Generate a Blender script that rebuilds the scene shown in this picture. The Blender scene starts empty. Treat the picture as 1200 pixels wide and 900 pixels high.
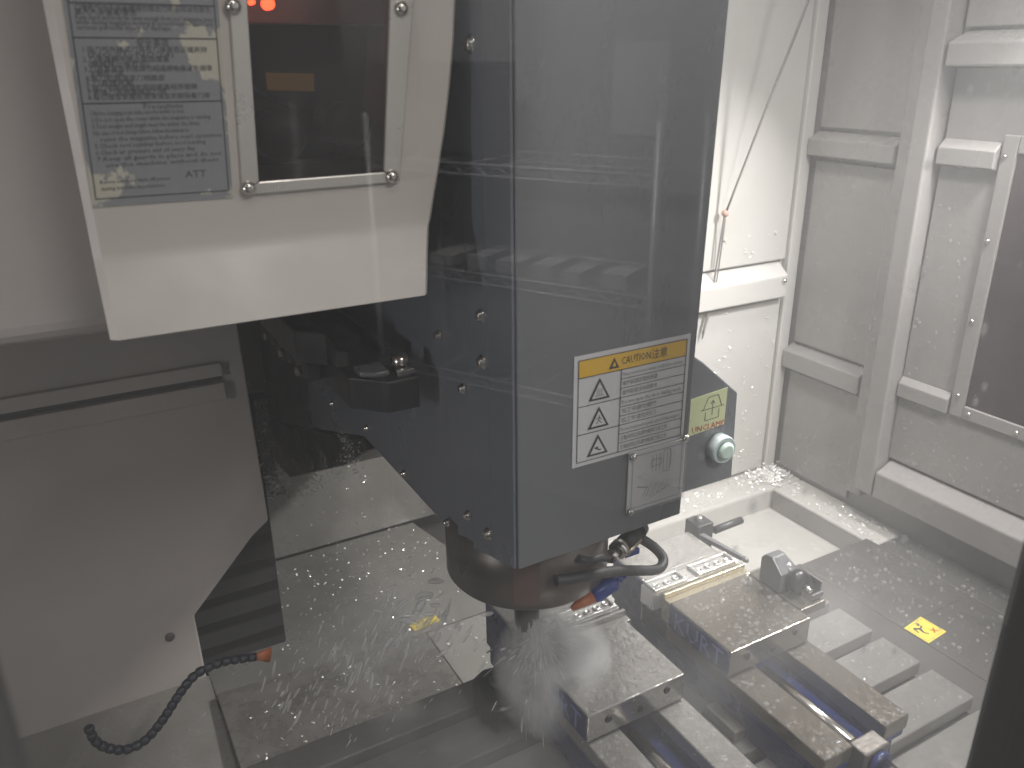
import bpy, bmesh, math, random
from mathutils import Vector, Matrix
random.seed(7)
PI = math.pi
S = bpy.context.scene
COL = S.collection

# ------------------------------------------------------------------ camera
cam_d = bpy.data.cameras.new('camera'); cam = bpy.data.objects.new('camera', cam_d); COL.objects.link(cam)
yaw, pitch, roll = math.radians(29.1925), math.radians(21.4139), math.radians(-0.4634)
fw = Vector((math.sin(yaw)*math.cos(pitch), math.cos(yaw)*math.cos(pitch), -math.sin(pitch)))
rt0 = Vector((math.cos(yaw), -math.sin(yaw), 0)); up0 = rt0.cross(fw)
rt = rt0*math.cos(roll) + up0*math.sin(roll); up = -rt0*math.sin(roll) + up0*math.cos(roll)
cam.matrix_world = Matrix(((rt.x, up.x, -fw.x, 0), (rt.y, up.y, -fw.y, 0), (rt.z, up.z, -fw.z, 0.858), (0, 0, 0, 1)))
cam_d.sensor_width = 36; cam_d.lens = 962.13/1200*36
cam_d.clip_start = 0.01; cam_d.clip_end = 60
cam_d.dof.use_dof = True; cam_d.dof.focus_distance = 1.12; cam_d.dof.aperture_fstop = 7.0
S.camera = cam

# ------------------------------------------------------------------ world, exposure
W = bpy.data.worlds.new('World'); S.world = W; W.use_nodes = True
W.node_tree.nodes['Background'].inputs[0].default_value = (0.74, 0.83, 0.95, 1)
W.node_tree.nodes['Background'].inputs[1].default_value = 0.06
S.view_settings.view_transform = 'Standard'; S.view_settings.look = 'None'
S.view_settings.exposure = 0.0; S.view_settings.gamma = 1.0; S.view_settings.use_curve_mapping = False
S.render.engine = 'CYCLES'
S.cycles.use_denoising = True
S.cycles.max_bounces = 8; S.cycles.diffuse_bounces = 4; S.cycles.glossy_bounces = 4
S.cycles.transmission_bounces = 6; S.cycles.volume_bounces = 2; S.cycles.transparent_max_bounces = 16
S.cycles.sample_clamp_indirect = 4.0; S.cycles.caustics_reflective = False; S.cycles.caustics_refractive = False
S.cycles.volume_step_rate = 2.0; S.cycles.volume_max_steps = 64

# ------------------------------------------------------------------ lamps of the place, and added fills
def area(name, loc, target, sx, sy, power, color, spread=180):
    d = bpy.data.lights.new(name, 'AREA'); d.shape = 'RECTANGLE'; d.size = sx; d.size_y = sy; d.energy = power; d.color = color; d.spread = math.radians(spread)
    o = bpy.data.objects.new(name, d); COL.objects.link(o); o.location = loc
    o.rotation_euler = (Vector(target) - Vector(loc)).to_track_quat('-Z', 'Y').to_euler()
    return o
area('wall_lamp', (1.405, 0.68, 0.985), (0.92, 1.00, 0.15), 0.05, 0.16, 9.0, (1.0, 0.98, 0.95), 105)     # lamp bar at the top of the right wall
area('roof_lamp', (0.86, 0.80, 1.66), (0.90, 0.84, 0.0), 0.05, 0.30, 7.0, (1.0, 0.975, 0.945), 100)       # lamp bar under the roof beside the head
area('door_light', (0.14, 0.28, 1.42), (0.14, 0.72, 0.60), 0.30, 0.05, 0.70, (1.0, 0.95, 0.91))            # lamp bar over the door
area('door_light', (-0.40, 0.32, 1.30), (0.00, 0.80, 0.90), 0.25, 0.05, 0.25, (1.0, 0.96, 0.92))           # unseen fill added at the left to brighten the head's side
area('left_fill', (-0.84, 0.42, 0.70), (0.36, 0.95, 0.42), 0.05, 0.22, 1.05, (0.99, 0.98, 0.98), 120)      # unseen low fill added to light the head's dark left side
area('room_lamp', (0.55, -1.35, 2.25), (1.6, -2.0, 0.6), 1.0, 0.3, 150, (1.0, 0.97, 0.94))               # ceiling lamp of the workshop

# ------------------------------------------------------------------ materials
def mat(name, base, rough=0.5, metal=0.0, dirt=None, dirt_scale=6.0, dirt_amt=0.4, bump=0.0, bump_scale=60.0, rvar=0.15, spec=0.5, coat=0.0, stretch=(1, 1, 1), fine=None):
    m = bpy.data.materials.new(name); m.use_nodes = True
    nt = m.node_tree; b = nt.nodes['Principled BSDF']
    b.inputs['Base Color'].default_value = (*base, 1); b.inputs['Roughness'].default_value = rough
    b.inputs['Metallic'].default_value = metal; b.inputs['Specular IOR Level'].default_value = spec
    b.inputs['Coat Weight'].default_value = coat; b.inputs['Coat Roughness'].default_value = 0.08
    tc = nt.nodes.new('ShaderNodeTexCoord'); mp = nt.nodes.new('ShaderNodeMapping'); mp.inputs['Scale'].default_value = stretch
    nt.links.new(tc.outputs['Object'], mp.inputs['Vector'])
    n = nt.nodes.new('ShaderNodeTexNoise'); n.inputs['Scale'].default_value = dirt_scale; n.inputs['Detail'].default_value = 8; n.inputs['Roughness'].default_value = 0.65
    nt.links.new(mp.outputs[0], n.inputs['Vector'])
    if dirt:
        r = nt.nodes.new('ShaderNodeMapRange'); r.inputs[1].default_value = 0.42; r.inputs[2].default_value = 0.72; r.inputs[3].default_value = 0; r.inputs[4].default_value = dirt_amt
        nt.links.new(n.outputs['Fac'], r.inputs[0])
        mx = nt.nodes.new('ShaderNodeMix'); mx.data_type = 'RGBA'; mx.inputs[6].default_value = (*base, 1); mx.inputs[7].default_value = (*dirt, 1)
        nt.links.new(r.outputs[0], mx.inputs[0])
        out = mx.outputs[2]
        if fine:
            n3 = nt.nodes.new('ShaderNodeTexNoise'); n3.inputs['Scale'].default_value = fine[0]; n3.inputs['Detail'].default_value = 6
            nt.links.new(mp.outputs[0], n3.inputs['Vector'])
            r3 = nt.nodes.new('ShaderNodeMapRange'); r3.inputs[1].default_value = 0.5; r3.inputs[2].default_value = 0.66; r3.inputs[3].default_value = 0; r3.inputs[4].default_value = fine[2]
            nt.links.new(n3.outputs['Fac'], r3.inputs[0])
            m3 = nt.nodes.new('ShaderNodeMix'); m3.data_type = 'RGBA'; m3.inputs[7].default_value = (*fine[1], 1)
            nt.links.new(out, m3.inputs[6]); nt.links.new(r3.outputs[0], m3.inputs[0]); out = m3.outputs[2]
        nt.links.new(out, b.inputs['Base Color'])
    if rvar:
        r2 = nt.nodes.new('ShaderNodeMapRange'); r2.inputs[1].default_value = 0.3; r2.inputs[2].default_value = 0.7
        r2.inputs[3].default_value = max(0.04, rough - rvar); r2.inputs[4].default_value = min(1, rough + rvar)
        nt.links.new(n.outputs['Fac'], r2.inputs[0]); nt.links.new(r2.outputs[0], b.inputs['Roughness'])
    if bump:
        n2 = nt.nodes.new('ShaderNodeTexNoise'); n2.inputs['Scale'].default_value = bump_scale; n2.inputs['Detail'].default_value = 4
        nt.links.new(mp.outputs[0], n2.inputs['Vector'])
        bp = nt.nodes.new('ShaderNodeBump'); bp.inputs['Strength'].default_value = bump; bp.inputs['Distance'].default_value = 0.004
        nt.links.new(n2.outputs['Fac'], bp.inputs['Height']); nt.links.new(bp.outputs[0], b.inputs['Normal'])
    return m

M = {}
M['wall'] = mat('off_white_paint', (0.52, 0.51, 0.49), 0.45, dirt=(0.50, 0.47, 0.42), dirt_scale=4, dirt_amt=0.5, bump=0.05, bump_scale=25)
M['wall_r'] = mat('wet_shaded_paint', (0.275, 0.264, 0.255), 0.28, dirt=(0.20, 0.19, 0.183), dirt_scale=3.5, dirt_amt=0.6, bump=0.10, bump_scale=30)  # same paint as the back wall, darkened; its dimmer light is in the colour
M['guard'] = mat('cream_guard_paint', (0.53, 0.49, 0.45), 0.42, dirt=(0.47, 0.43, 0.385), dirt_scale=5, dirt_amt=0.6, bump=0.03, bump_scale=20)
M['panel'] = mat('grey_panel_paint', (0.44, 0.405, 0.38), 0.5, dirt=(0.36, 0.34, 0.32), dirt_scale=3, dirt_amt=0.6, bump=0.04)
M['head'] = mat('slate_blue_paint', (0.150, 0.157, 0.168), 0.30, dirt=(0.18, 0.185, 0.19), dirt_scale=3, dirt_amt=0.8, bump=0.03, bump_scale=30, coat=0.25, stretch=(1, 1, 0.35))
M['head_side'] = mat('slate_paint_side_fill', (0.150, 0.168, 0.198), 0.34, dirt=(0.17, 0.18, 0.197), dirt_scale=4, dirt_amt=0.7, bump=0.03)  # front's slate paint again, bluer; the side's fill light is in the colour
M['black'] = mat('black_oxide_steel', (0.012, 0.012, 0.013), 0.42, dirt=(0.035, 0.034, 0.033), dirt_scale=12, dirt_amt=0.5)
M['void'] = mat('gap_black', (0.012, 0.012, 0.013), 0.7)
M['nose'] = mat('dark_nose_steel', (0.125, 0.112, 0.102), 0.36, metal=0.4, dirt=(0.20, 0.18, 0.165), dirt_scale=8, dirt_amt=0.5)
M['steel'] = mat('ground_wet_steel', (0.24, 0.222, 0.198), 0.17, metal=0.75, dirt=(0.15, 0.115, 0.08), dirt_scale=140, dirt_amt=0.42, bump=0.10, bump_scale=190, rvar=0.12, fine=(600, (0.44, 0.41, 0.35), 0.35))
M['steel_l'] = mat('wet_splashed_steel', (0.40, 0.388, 0.372), 0.17, metal=0.65, dirt=(0.26, 0.245, 0.23), dirt_scale=70, dirt_amt=0.5, bump=0.15, bump_scale=110, rvar=0.16, fine=(420, (0.64, 0.62, 0.59), 0.5))
M['castside'] = mat('machined_iron', (0.16, 0.148, 0.135), 0.42, metal=0.6, dirt=(0.12, 0.10, 0.085), dirt_scale=18, dirt_amt=0.7, bump=0.12, bump_scale=120)
M['table'] = mat('wet_table_iron', (0.33, 0.32, 0.305), 0.15, metal=0.55, dirt=(0.19, 0.18, 0.165), dirt_scale=9, dirt_amt=0.8, bump=0.18, bump_scale=40, rvar=0.14)
M['sheet'] = mat('wet_sheet_steel', (0.29, 0.28, 0.27), 0.16, metal=0.75, dirt=(0.20, 0.19, 0.18), dirt_scale=5, dirt_amt=0.7, bump=0.16, bump_scale=70, rvar=0.12)
M['pit'] = mat('wet_cream_pan', (0.45, 0.44, 0.415), 0.24, dirt=(0.36, 0.34, 0.31), dirt_scale=9, dirt_amt=0.6, bump=0.1, bump_scale=35)
M['chuteshade'] = mat('shaded_wet_chute', (0.16, 0.15, 0.14), 0.30, metal=0.2, dirt=(0.30, 0.28, 0.26), dirt_scale=30, dirt_amt=0.5, bump=0.2, bump_scale=60)  # chute half under the head; the head's shadow is put into the colour
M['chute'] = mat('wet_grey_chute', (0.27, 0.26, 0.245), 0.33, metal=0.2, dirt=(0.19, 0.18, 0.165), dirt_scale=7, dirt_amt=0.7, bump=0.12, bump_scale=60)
M['blue'] = mat('vise_blue_paint', (0.018, 0.03, 0.13), 0.28, dirt=(0.03, 0.035, 0.07), dirt_scale=10, dirt_amt=0.7, bump=0.05)
M['bluelet'] = mat('pale_blue_lettering', (0.20, 0.24, 0.48), 0.5)
M['chrome'] = mat('bright_screw_steel', (0.66, 0.63, 0.58), 0.22, metal=1.0, rvar=0.08)
M['alu'] = mat('machined_aluminium', (0.78, 0.77, 0.75), 0.24, metal=0.85, bump=0.35, bump_scale=140, rvar=0.12)
M['brass'] = mat('warm_jaw_steel', (0.60, 0.54, 0.40), 0.28, metal=0.8, dirt=(0.42, 0.36, 0.26), dirt_scale=20, dirt_amt=0.6, bump=0.1)
M['grey'] = mat('grey_cast_steel', (0.15, 0.15, 0.155), 0.36, metal=0.35, dirt=(0.14, 0.14, 0.14), dirt_scale=25, dirt_amt=0.6, bump=0.1)
M['orange'] = mat('orange_plastic', (0.46, 0.145, 0.055), 0.4)
M['hose'] = mat('blue_grey_plastic', (0.032, 0.037, 0.047), 0.45)
M['hoseblue'] = mat('blue_plastic', (0.03, 0.06, 0.30), 0.32)
M['rubber'] = mat('black_hose_rubber', (0.05, 0.05, 0.052), 0.45)
M['brown'] = mat('brown_patch', (0.125, 0.088, 0.074), 0.45)
M['paper'] = mat('label_white', (0.62, 0.62, 0.62), 0.4, rvar=0.05)
M['yellow'] = mat('label_yellow', (0.75, 0.46, 0.05), 0.4, rvar=0.05)
M['stickyel'] = mat('sticker_yellow', (0.78, 0.60, 0.08), 0.35, rvar=0.05)
M['ink'] = mat('label_ink', (0.05, 0.05, 0.055), 0.5, rvar=0)
M['inkgrey'] = mat('label_grey_ink', (0.20, 0.20, 0.21), 0.5, rvar=0)
M['red'] = mat('label_red', (0.45, 0.03, 0.03), 0.5, rvar=0)
M['lime'] = mat('label_lime', (0.58, 0.62, 0.36), 0.4, rvar=0.05)
M['frame'] = mat('brushed_frame_steel', (0.56, 0.54, 0.50), 0.32, metal=0.45, dirt=(0.42, 0.40, 0.35), dirt_scale=10, dirt_amt=0.5)
M['gasket'] = mat('dark_grey_frame', (0.10, 0.10, 0.096), 0.5)
M['cable'] = mat('grey_cord', (0.22, 0.21, 0.20), 0.5)
M['knot'] = mat('pinkish_tie', (0.50, 0.30, 0.25), 0.5)
M['carousel'] = mat('dark_carousel_metal', (0.05, 0.05, 0.052), 0.4, metal=0.3)
M['dimyel'] = mat('dull_yellow_label', (0.62, 0.40, 0.06), 0.5)
M['chip'] = mat('aluminium_chip', (0.82, 0.81, 0.79), 0.30, metal=0.35, rvar=0.1)
M['button'] = mat('pale_green_button', (0.55, 0.68, 0.60), 0.25)
M['buttonring'] = mat('frosted_button_ring', (0.55, 0.62, 0.62), 0.2)

def old_sticker_mat():
    m = bpy.data.materials.new('worn_sticker'); m.use_nodes = True; nt = m.node_tree; b = nt.nodes['Principled BSDF']
    b.inputs['Roughness'].default_value = 0.45
    tc = nt.nodes.new('ShaderNodeTexCoord')
    n = nt.nodes.new('ShaderNodeTexNoise'); n.inputs['Scale'].default_value = 12; n.inputs['Detail'].default_value = 10; n.inputs['Roughness'].default_value = 0.6
    nt.links.new(tc.outputs['Object'], n.inputs['Vector'])
    r = nt.nodes.new('ShaderNodeMapRange'); r.inputs[1].default_value = 0.51; r.inputs[2].default_value = 0.525
    nt.links.new(n.outputs['Fac'], r.inputs[0])
    mx = nt.nodes.new('ShaderNodeMix'); mx.data_type = 'RGBA'; mx.inputs[6].default_value = (0.232, 0.238, 0.246, 1); mx.inputs[7].default_value = (0.46, 0.44, 0.36, 1)
    nt.links.new(r.outputs[0], mx.inputs[0]); nt.links.new(mx.outputs[2], b.inputs['Base Color'])
    return m
M['sticker'] = old_sticker_mat()

def glass_mat(name, tint, gloss_rough=0.02, haze=0.0, ior=1.5):
    m = bpy.data.materials.new(name); m.use_nodes = True; nt = m.node_tree; nt.nodes.clear()
    o = nt.nodes.new('ShaderNodeOutputMaterial'); t = nt.nodes.new('ShaderNodeBsdfTransparent'); t.inputs[0].default_value = (*tint, 1)
    g = nt.nodes.new('ShaderNodeBsdfGlossy'); g.inputs['Roughness'].default_value = gloss_rough
    f = nt.nodes.new('ShaderNodeFresnel'); f.inputs[0].default_value = ior
    gm = nt.nodes.new('ShaderNodeNewGeometry'); iv = nt.nodes.new('ShaderNodeMath'); iv.operation = 'SUBTRACT'; iv.inputs[0].default_value = 1.0
    nt.links.new(gm.outputs['Backfacing'], iv.inputs[1]); fm = nt.nodes.new('ShaderNodeMath'); fm.operation = 'MULTIPLY'
    nt.links.new(f.outputs[0], fm.inputs[0]); nt.links.new(iv.outputs[0], fm.inputs[1])
    mx = nt.nodes.new('ShaderNodeMixShader'); nt.links.new(fm.outputs[0], mx.inputs[0]); nt.links.new(t.outputs[0], mx.inputs[1]); nt.links.new(g.outputs[0], mx.inputs[2])
    last = mx
    if haze:
        d = nt.nodes.new('ShaderNodeBsdfDiffuse'); d.inputs[0].default_value = (0.7, 0.7, 0.7, 1)
        n = nt.nodes.new('ShaderNodeTexNoise'); n.inputs['Scale'].default_value = 9; n.inputs['Detail'].default_value = 5
        tc = nt.nodes.new('ShaderNodeTexCoord'); nt.links.new(tc.outputs['Object'], n.inputs['Vector'])
        r = nt.nodes.new('ShaderNodeMapRange'); r.inputs[1].default_value = 0.35; r.inputs[2].default_value = 0.75; r.inputs[3].default_value = haze*0.3; r.inputs[4].default_value = haze
        nt.links.new(n.outputs['Fac'], r.inputs[0])
        m2 = nt.nodes.new('ShaderNodeMixShader'); nt.links.new(r.outputs[0], m2.inputs[0]); nt.links.new(mx.outputs[0], m2.inputs[1]); nt.links.new(d.outputs[0], m2.inputs[2]); last = m2
    nt.links.new(last.outputs[0], o.inputs[0])
    return m
M['smoked'] = glass_mat('smoked_pane', (0.66, 0.63, 0.62), 0.05, haze=0.03)
M['darkglass'] = glass_mat('dark_side_pane', (0.10, 0.09, 0.10), 0.08, haze=0.07)
M['doorglass'] = glass_mat('door_pane', (0.97, 0.97, 0.97), 0.0)
M['clear'] = glass_mat('clear_plastic', (0.99, 0.99, 0.99), 0.08, haze=0.14)

def water_mat(name, white):
    m = bpy.data.materials.new(name); m.use_nodes = True; nt = m.node_tree; nt.nodes.clear()
    o = nt.nodes.new('ShaderNodeOutputMaterial'); t = nt.nodes.new('ShaderNodeBsdfTransparent'); t.inputs[0].default_value = (0.97, 0.97, 0.97, 1)
    g = nt.nodes.new('ShaderNodeBsdfGlossy'); g.inputs['Roughness'].default_value = 0.06
    d = nt.nodes.new('ShaderNodeBsdfDiffuse'); d.inputs[0].default_value = (0.85, 0.85, 0.85, 1)
    tr = nt.nodes.new('ShaderNodeBsdfTranslucent'); tr.inputs[0].default_value = (0.85, 0.85, 0.85, 1)
    f = nt.nodes.new('ShaderNodeFresnel'); f.inputs[0].default_value = 1.33
    ad = nt.nodes.new('ShaderNodeMixShader'); ad.inputs[0].default_value = 0.5; nt.links.new(d.outputs[0], ad.inputs[1]); nt.links.new(tr.outputs[0], ad.inputs[2])
    m1 = nt.nodes.new('ShaderNodeMixShader'); m1.inputs[0].default_value = white; nt.links.new(t.outputs[0], m1.inputs[1]); nt.links.new(ad.outputs[0], m1.inputs[2])
    gm = nt.nodes.new('ShaderNodeNewGeometry'); iv = nt.nodes.new('ShaderNodeMath'); iv.operation = 'SUBTRACT'; iv.inputs[0].default_value = 1.0
    nt.links.new(gm.outputs['Backfacing'], iv.inputs[1]); fm = nt.nodes.new('ShaderNodeMath'); fm.operation = 'MULTIPLY'
    nt.links.new(f.outputs[0], fm.inputs[0]); nt.links.new(iv.outputs[0], fm.inputs[1])
    m2 = nt.nodes.new('ShaderNodeMixShader'); nt.links.new(fm.outputs[0], m2.inputs[0]); nt.links.new(m1.outputs[0], m2.inputs[1]); nt.links.new(g.outputs[0], m2.inputs[2])
    nt.links.new(m2.outputs[0], o.inputs[0]); return m
M['drop'] = water_mat('clear_water_drop', 0.20)
M['panebead'] = water_mat('pane_bead', 0.22)
M['film'] = water_mat('thin_water_film', 0.03)
M['foam'] = water_mat('white_coolant', 0.32)

def led_mat():
    m = bpy.data.materials.new('red_led'); m.use_nodes = True; b = m.node_tree.nodes['Principled BSDF']
    b.inputs['Base Color'].default_value = (0.6, 0.02, 0.01, 1); b.inputs['Emission Color'].default_value = (1, 0.06, 0.02, 1); b.inputs['Emission Strength'].default_value = 12
    return m
M['led'] = led_mat()

# ------------------------------------------------------------------ mesh helpers
class MB:
    def __init__(s): s.bm = bmesh.new()
    def box(s, x0, x1, y0, y1, z0, z1):
        v = [s.bm.verts.new(p) for p in ((x0,y0,z0),(x1,y0,z0),(x1,y1,z0),(x0,y1,z0),(x0,y0,z1),(x1,y0,z1),(x1,y1,z1),(x0,y1,z1))]
        for f in ((3,2,1,0),(4,5,6,7),(0,1,5,4),(1,2,6,5),(2,3,7,6),(3,0,4,7)): s.bm.faces.new([v[i] for i in f])
        return s
    def prism(s, poly, axis, lo, hi):
        # poly in the two other axes (cyclic order x,y,z without axis)
        def P(a, b, t): return {0: (t, a, b), 1: (a, t, b), 2: (a, b, t)}[axis]
        A = [s.bm.verts.new(P(a, b, lo)) for a, b in poly]; B = [s.bm.verts.new(P(a, b, hi)) for a, b in poly]
        n = len(poly); s.bm.faces.new(A); s.bm.faces.new(B[::-1])
        for i in range(n): s.bm.faces.new((A[i], B[i], B[(i+1) % n], A[(i+1) % n]))
        return s
    def quad(s, *pts):
        s.bm.faces.new([s.bm.verts.new(p) for p in pts]); return s
    def slab(s, pts, d):
        # a polygon in space thickened by the vector d
        d = Vector(d); A = [s.bm.verts.new(p) for p in pts]; B = [s.bm.verts.new(Vector(p)+d) for p in pts]
        n = len(pts); s.bm.faces.new(A); s.bm.faces.new(B[::-1])
        for i in range(n): s.bm.faces.new((A[i], B[i], B[(i+1) % n], A[(i+1) % n]))
        return s
    def cone(s, p0, p1, r0, r1, seg=20, caps=True):
        p0, p1 = Vector(p0), Vector(p1); ax = (p1-p0).normalized()
        a = ax.orthogonal().normalized(); b = ax.cross(a)
        A = [s.bm.verts.new(p0+(a*math.cos(t)+b*math.sin(t))*r0) for t in (2*PI*i/seg for i in range(seg))]
        B = [s.bm.verts.new(p1+(a*math.cos(t)+b*math.sin(t))*r1) for t in (2*PI*i/seg for i in range(seg))]
        for i in range(seg): f = s.bm.faces.new((A[i], A[(i+1) % seg], B[(i+1) % seg], B[i])); f.smooth = True
        if caps: s.bm.faces.new(A[::-1]); s.bm.faces.new(B)
        return s
    def lathe(s, c, prof, seg=48, axis='z'):
        rings = []
        for r, h in prof:
            ring = []
            for i in range(seg):
                t = 2*PI*i/seg; p = (r*math.cos(t), r*math.sin(t), h)
                if axis == 'y': p = (p[0], p[2], p[1])
                if axis == 'x': p = (p[2], p[0], p[1])
                ring.append(s.bm.verts.new(Vector(c)+Vector(p)))
            rings.append(ring)
        for A, B in zip(rings, rings[1:]):
            for i in range(seg): f = s.bm.faces.new((A[i], A[(i+1) % seg], B[(i+1) % seg], B[i])); f.smooth = True
        s.bm.faces.new(rings[0][::-1]); s.bm.faces.new(rings[-1])
        return s
    def tube(s, pts, r, seg=10, sub=6):
        pts = [Vector(p) for p in pts]
        if sub > 1 and len(pts) > 2:
            out = []
            P = [pts[0]*2-pts[1]]+pts+[pts[-1]*2-pts[-2]]
            for i in range(1, len(P)-2):
                for k in range(sub):
                    t = k/sub; a, b, c, d = P[i-1], P[i], P[i+1], P[i+2]
                    out.append(0.5*((2*b)+(c-a)*t+(2*a-5*b+4*c-d)*t*t+(3*b-a-3*c+d)*t**3))
            out.append(pts[-1]); pts = out
        rings = []; nrm = (pts[1]-pts[0]).orthogonal().normalized()
        for i, p in enumerate(pts):
            tg = (pts[min(i+1, len(pts)-1)]-pts[max(i-1, 0)]).normalized()
            nrm = (nrm - tg*nrm.dot(tg)).normalized(); b = tg.cross(nrm)
            rings.append([s.bm.verts.new(p+(nrm*math.cos(2*PI*k/seg)+b*math.sin(2*PI*k/seg))*r) for k in range(seg)])
        for A, B in zip(rings, rings[1:]):
            for k in range(seg): f = s.bm.faces.new((A[k], A[(k+1) % seg], B[(k+1) % seg], B[k])); f.smooth = True
        s.bm.faces.new(rings[0][::-1]); s.bm.faces.new(rings[-1])
        return s
    def blob(s, c, ax, seg=8, rings=5):
        # ellipsoid with semi axis vectors ax (3 vectors)
        c = Vector(c); rows = []
        top = s.bm.verts.new(c+ax[2]); bot = s.bm.verts.new(c-ax[2])
        for i in range(1, rings):
            t = PI*i/rings
            rows.append([s.bm.verts.new(c+ax[2]*math.cos(t)+(ax[0]*math.cos(2*PI*k/seg)+ax[1]*math.sin(2*PI*k/seg))*math.sin(t)) for k in range(seg)])
        for k in range(seg):
            f = s.bm.faces.new((top, rows[0][k], rows[0][(k+1) % seg])); f.smooth = True
            f = s.bm.faces.new((bot, rows[-1][(k+1) % seg], rows[-1][k])); f.smooth = True
        for A, B in zip(rows, rows[1:]):
            for k in range(seg): f = s.bm.faces.new((A[k], B[k], B[(k+1) % seg], A[(k+1) % seg])); f.smooth = True
        return s
    def text(s, body, org, ux, uz, size, align='LEFT', width=None, fit=True):
        cu = bpy.data.curves.new('t', 'FONT'); cu.body = body; cu.size = size; cu.align_x = align; cu.resolution_u = 1
        o = bpy.data.objects.new('t', cu); COL.objects.link(o)
        dg = bpy.context.evaluated_depsgraph_get(); me = bpy.data.meshes.new_from_object(o.evaluated_get(dg))
        org, ux, uz = Vector(org), Vector(ux), Vector(uz); k = 1.0
        if width and len(me.vertices):
            xs = [v.co.x for v in me.vertices]; w = max(xs)-min(xs)
            if w > 0 and (fit or w > width): k = width/w
        vs = [s.bm.verts.new(org+ux*v.co.x*k+uz*v.co.y) for v in me.vertices]
        for p in me.polygons:
            try: s.bm.faces.new([vs[i] for i in p.vertices])
            except ValueError: pass
        bpy.data.objects.remove(o); bpy.data.curves.remove(cu); bpy.data.meshes.remove(me)
        return s
    def line(s, a, b, w, nrm):
        a, b, nrm = Vector(a), Vector(b), Vector(nrm); d = (b-a).normalized().cross(nrm)*w/2
        return s.quad(a-d, b-d, b+d, a+d)
    def build(s, name, m, parent=None, bevel=0.0, smooth=False, recalc=True, seg=2):
        if recalc: bmesh.ops.recalc_face_normals(s.bm, faces=s.bm.faces)
        me = bpy.data.meshes.new(name); s.bm.to_mesh(me); s.bm.free()
        if m: me.materials.append(m)
        o = bpy.data.objects.new(name, me); COL.objects.link(o)
        if parent:
            o.parent = parent; L = Vector(parent.get('_base', (0, 0, 0))); o.location = -L; o['_base'] = tuple(L)
            if parent.parent: o.location = (0, 0, 0)
        if smooth:
            for p in me.polygons: p.use_smooth = True
        if bevel:
            b = o.modifiers.new('bevel', 'BEVEL'); b.width = bevel; b.segments = seg; b.limit_method = 'ANGLE'; b.angle_limit = math.radians(35)
            b.harden_normals = False
        return o

def tag(o, label, cat, group=None, kind=None):
    if label: o['label'] = label
    if cat: o['category'] = cat
    if group: o['group'] = group
    if kind: o['kind'] = kind
    return o
def thing(name, label, cat, loc=(0, 0, 0), group=None):
    o = bpy.data.objects.new(name, None); COL.objects.link(o); o.location = loc; o['_base'] = tuple(loc); o.empty_display_size = 0.05
    return tag(o, label, cat, group)
def struct(o, label=None):
    o['kind'] = 'structure'
    if label: o['label'] = label
    return o
def copy_tree(o, parent=None):
    c = o.copy(); COL.objects.link(c)
    if parent: c.parent = parent
    for ch in list(o.children): copy_tree(ch, c)
    return c

# ================================================================== SETTING
YB, XR = 1.30, 1.478           # plane of the back wall, plane of the right wall
# --- pan floor far below everything
struct(MB().box(-1.2, 1.62, 0.24, 2.02, -0.46, -0.44).build('floor', M['panel']))

# --- back wall, right part
bw = struct(MB().box(1.04, XR+0.06, YB+0.012, YB+0.03, -0.2, 1.7).build('back_wall', M['wall']))
MB().box(1.045, 1.440, YB, YB+0.011, 0.437, 1.65).build('wall_panel', M['wall'], bw, 0.003)
MB().box(1.045, 1.440, YB, YB+0.011, -0.09, 0.345).build('wall_panel', M['wall'], bw, 0.003)
MB().prism([(YB+0.010, 0.35), (YB-0.022, 0.355), (YB-0.022, 0.405), (YB+0.010, 0.432)], 0, 1.045, 1.432).build('wall_rail', M['wall'], bw, 0.003)
MB().box(1.443, XR-0.003, YB-0.008, YB+0.011, -0.094, 1.65).build('corner_strip', M['wall'], bw, 0.003)
for (x, z) in ((1.419, 0.394), ):
    MB().lathe((x, YB-0.022, z), [(0.006, 0.001), (0.006, -0.003), (0.003, -0.006)], 12, 'y').build('bolt', M['chrome'], bw)
for (x, z) in ((1.25, 0.50), (1.40, 0.50)):
    MB().lathe((x, YB, z), [(0.004, 0.001), (0.004, -0.002), (0.002, -0.003)], 10, 'y').build('bolt', M['wall'], bw)

# --- right wall: sheet, inset panels, bevelled rails, post
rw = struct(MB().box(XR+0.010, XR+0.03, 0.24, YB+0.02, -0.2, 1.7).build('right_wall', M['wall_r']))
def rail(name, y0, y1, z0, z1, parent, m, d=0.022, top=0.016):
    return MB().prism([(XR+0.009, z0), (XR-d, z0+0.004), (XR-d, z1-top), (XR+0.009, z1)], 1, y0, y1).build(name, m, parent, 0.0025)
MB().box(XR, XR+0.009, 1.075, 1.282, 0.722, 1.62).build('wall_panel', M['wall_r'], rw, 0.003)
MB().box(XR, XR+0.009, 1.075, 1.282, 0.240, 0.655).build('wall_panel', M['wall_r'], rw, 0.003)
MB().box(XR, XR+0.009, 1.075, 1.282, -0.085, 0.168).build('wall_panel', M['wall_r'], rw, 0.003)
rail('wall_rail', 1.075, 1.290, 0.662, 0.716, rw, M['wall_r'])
rail('wall_rail', 1.075, 1.290, 0.175, 0.236, rw, M['wall_r'])
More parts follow.
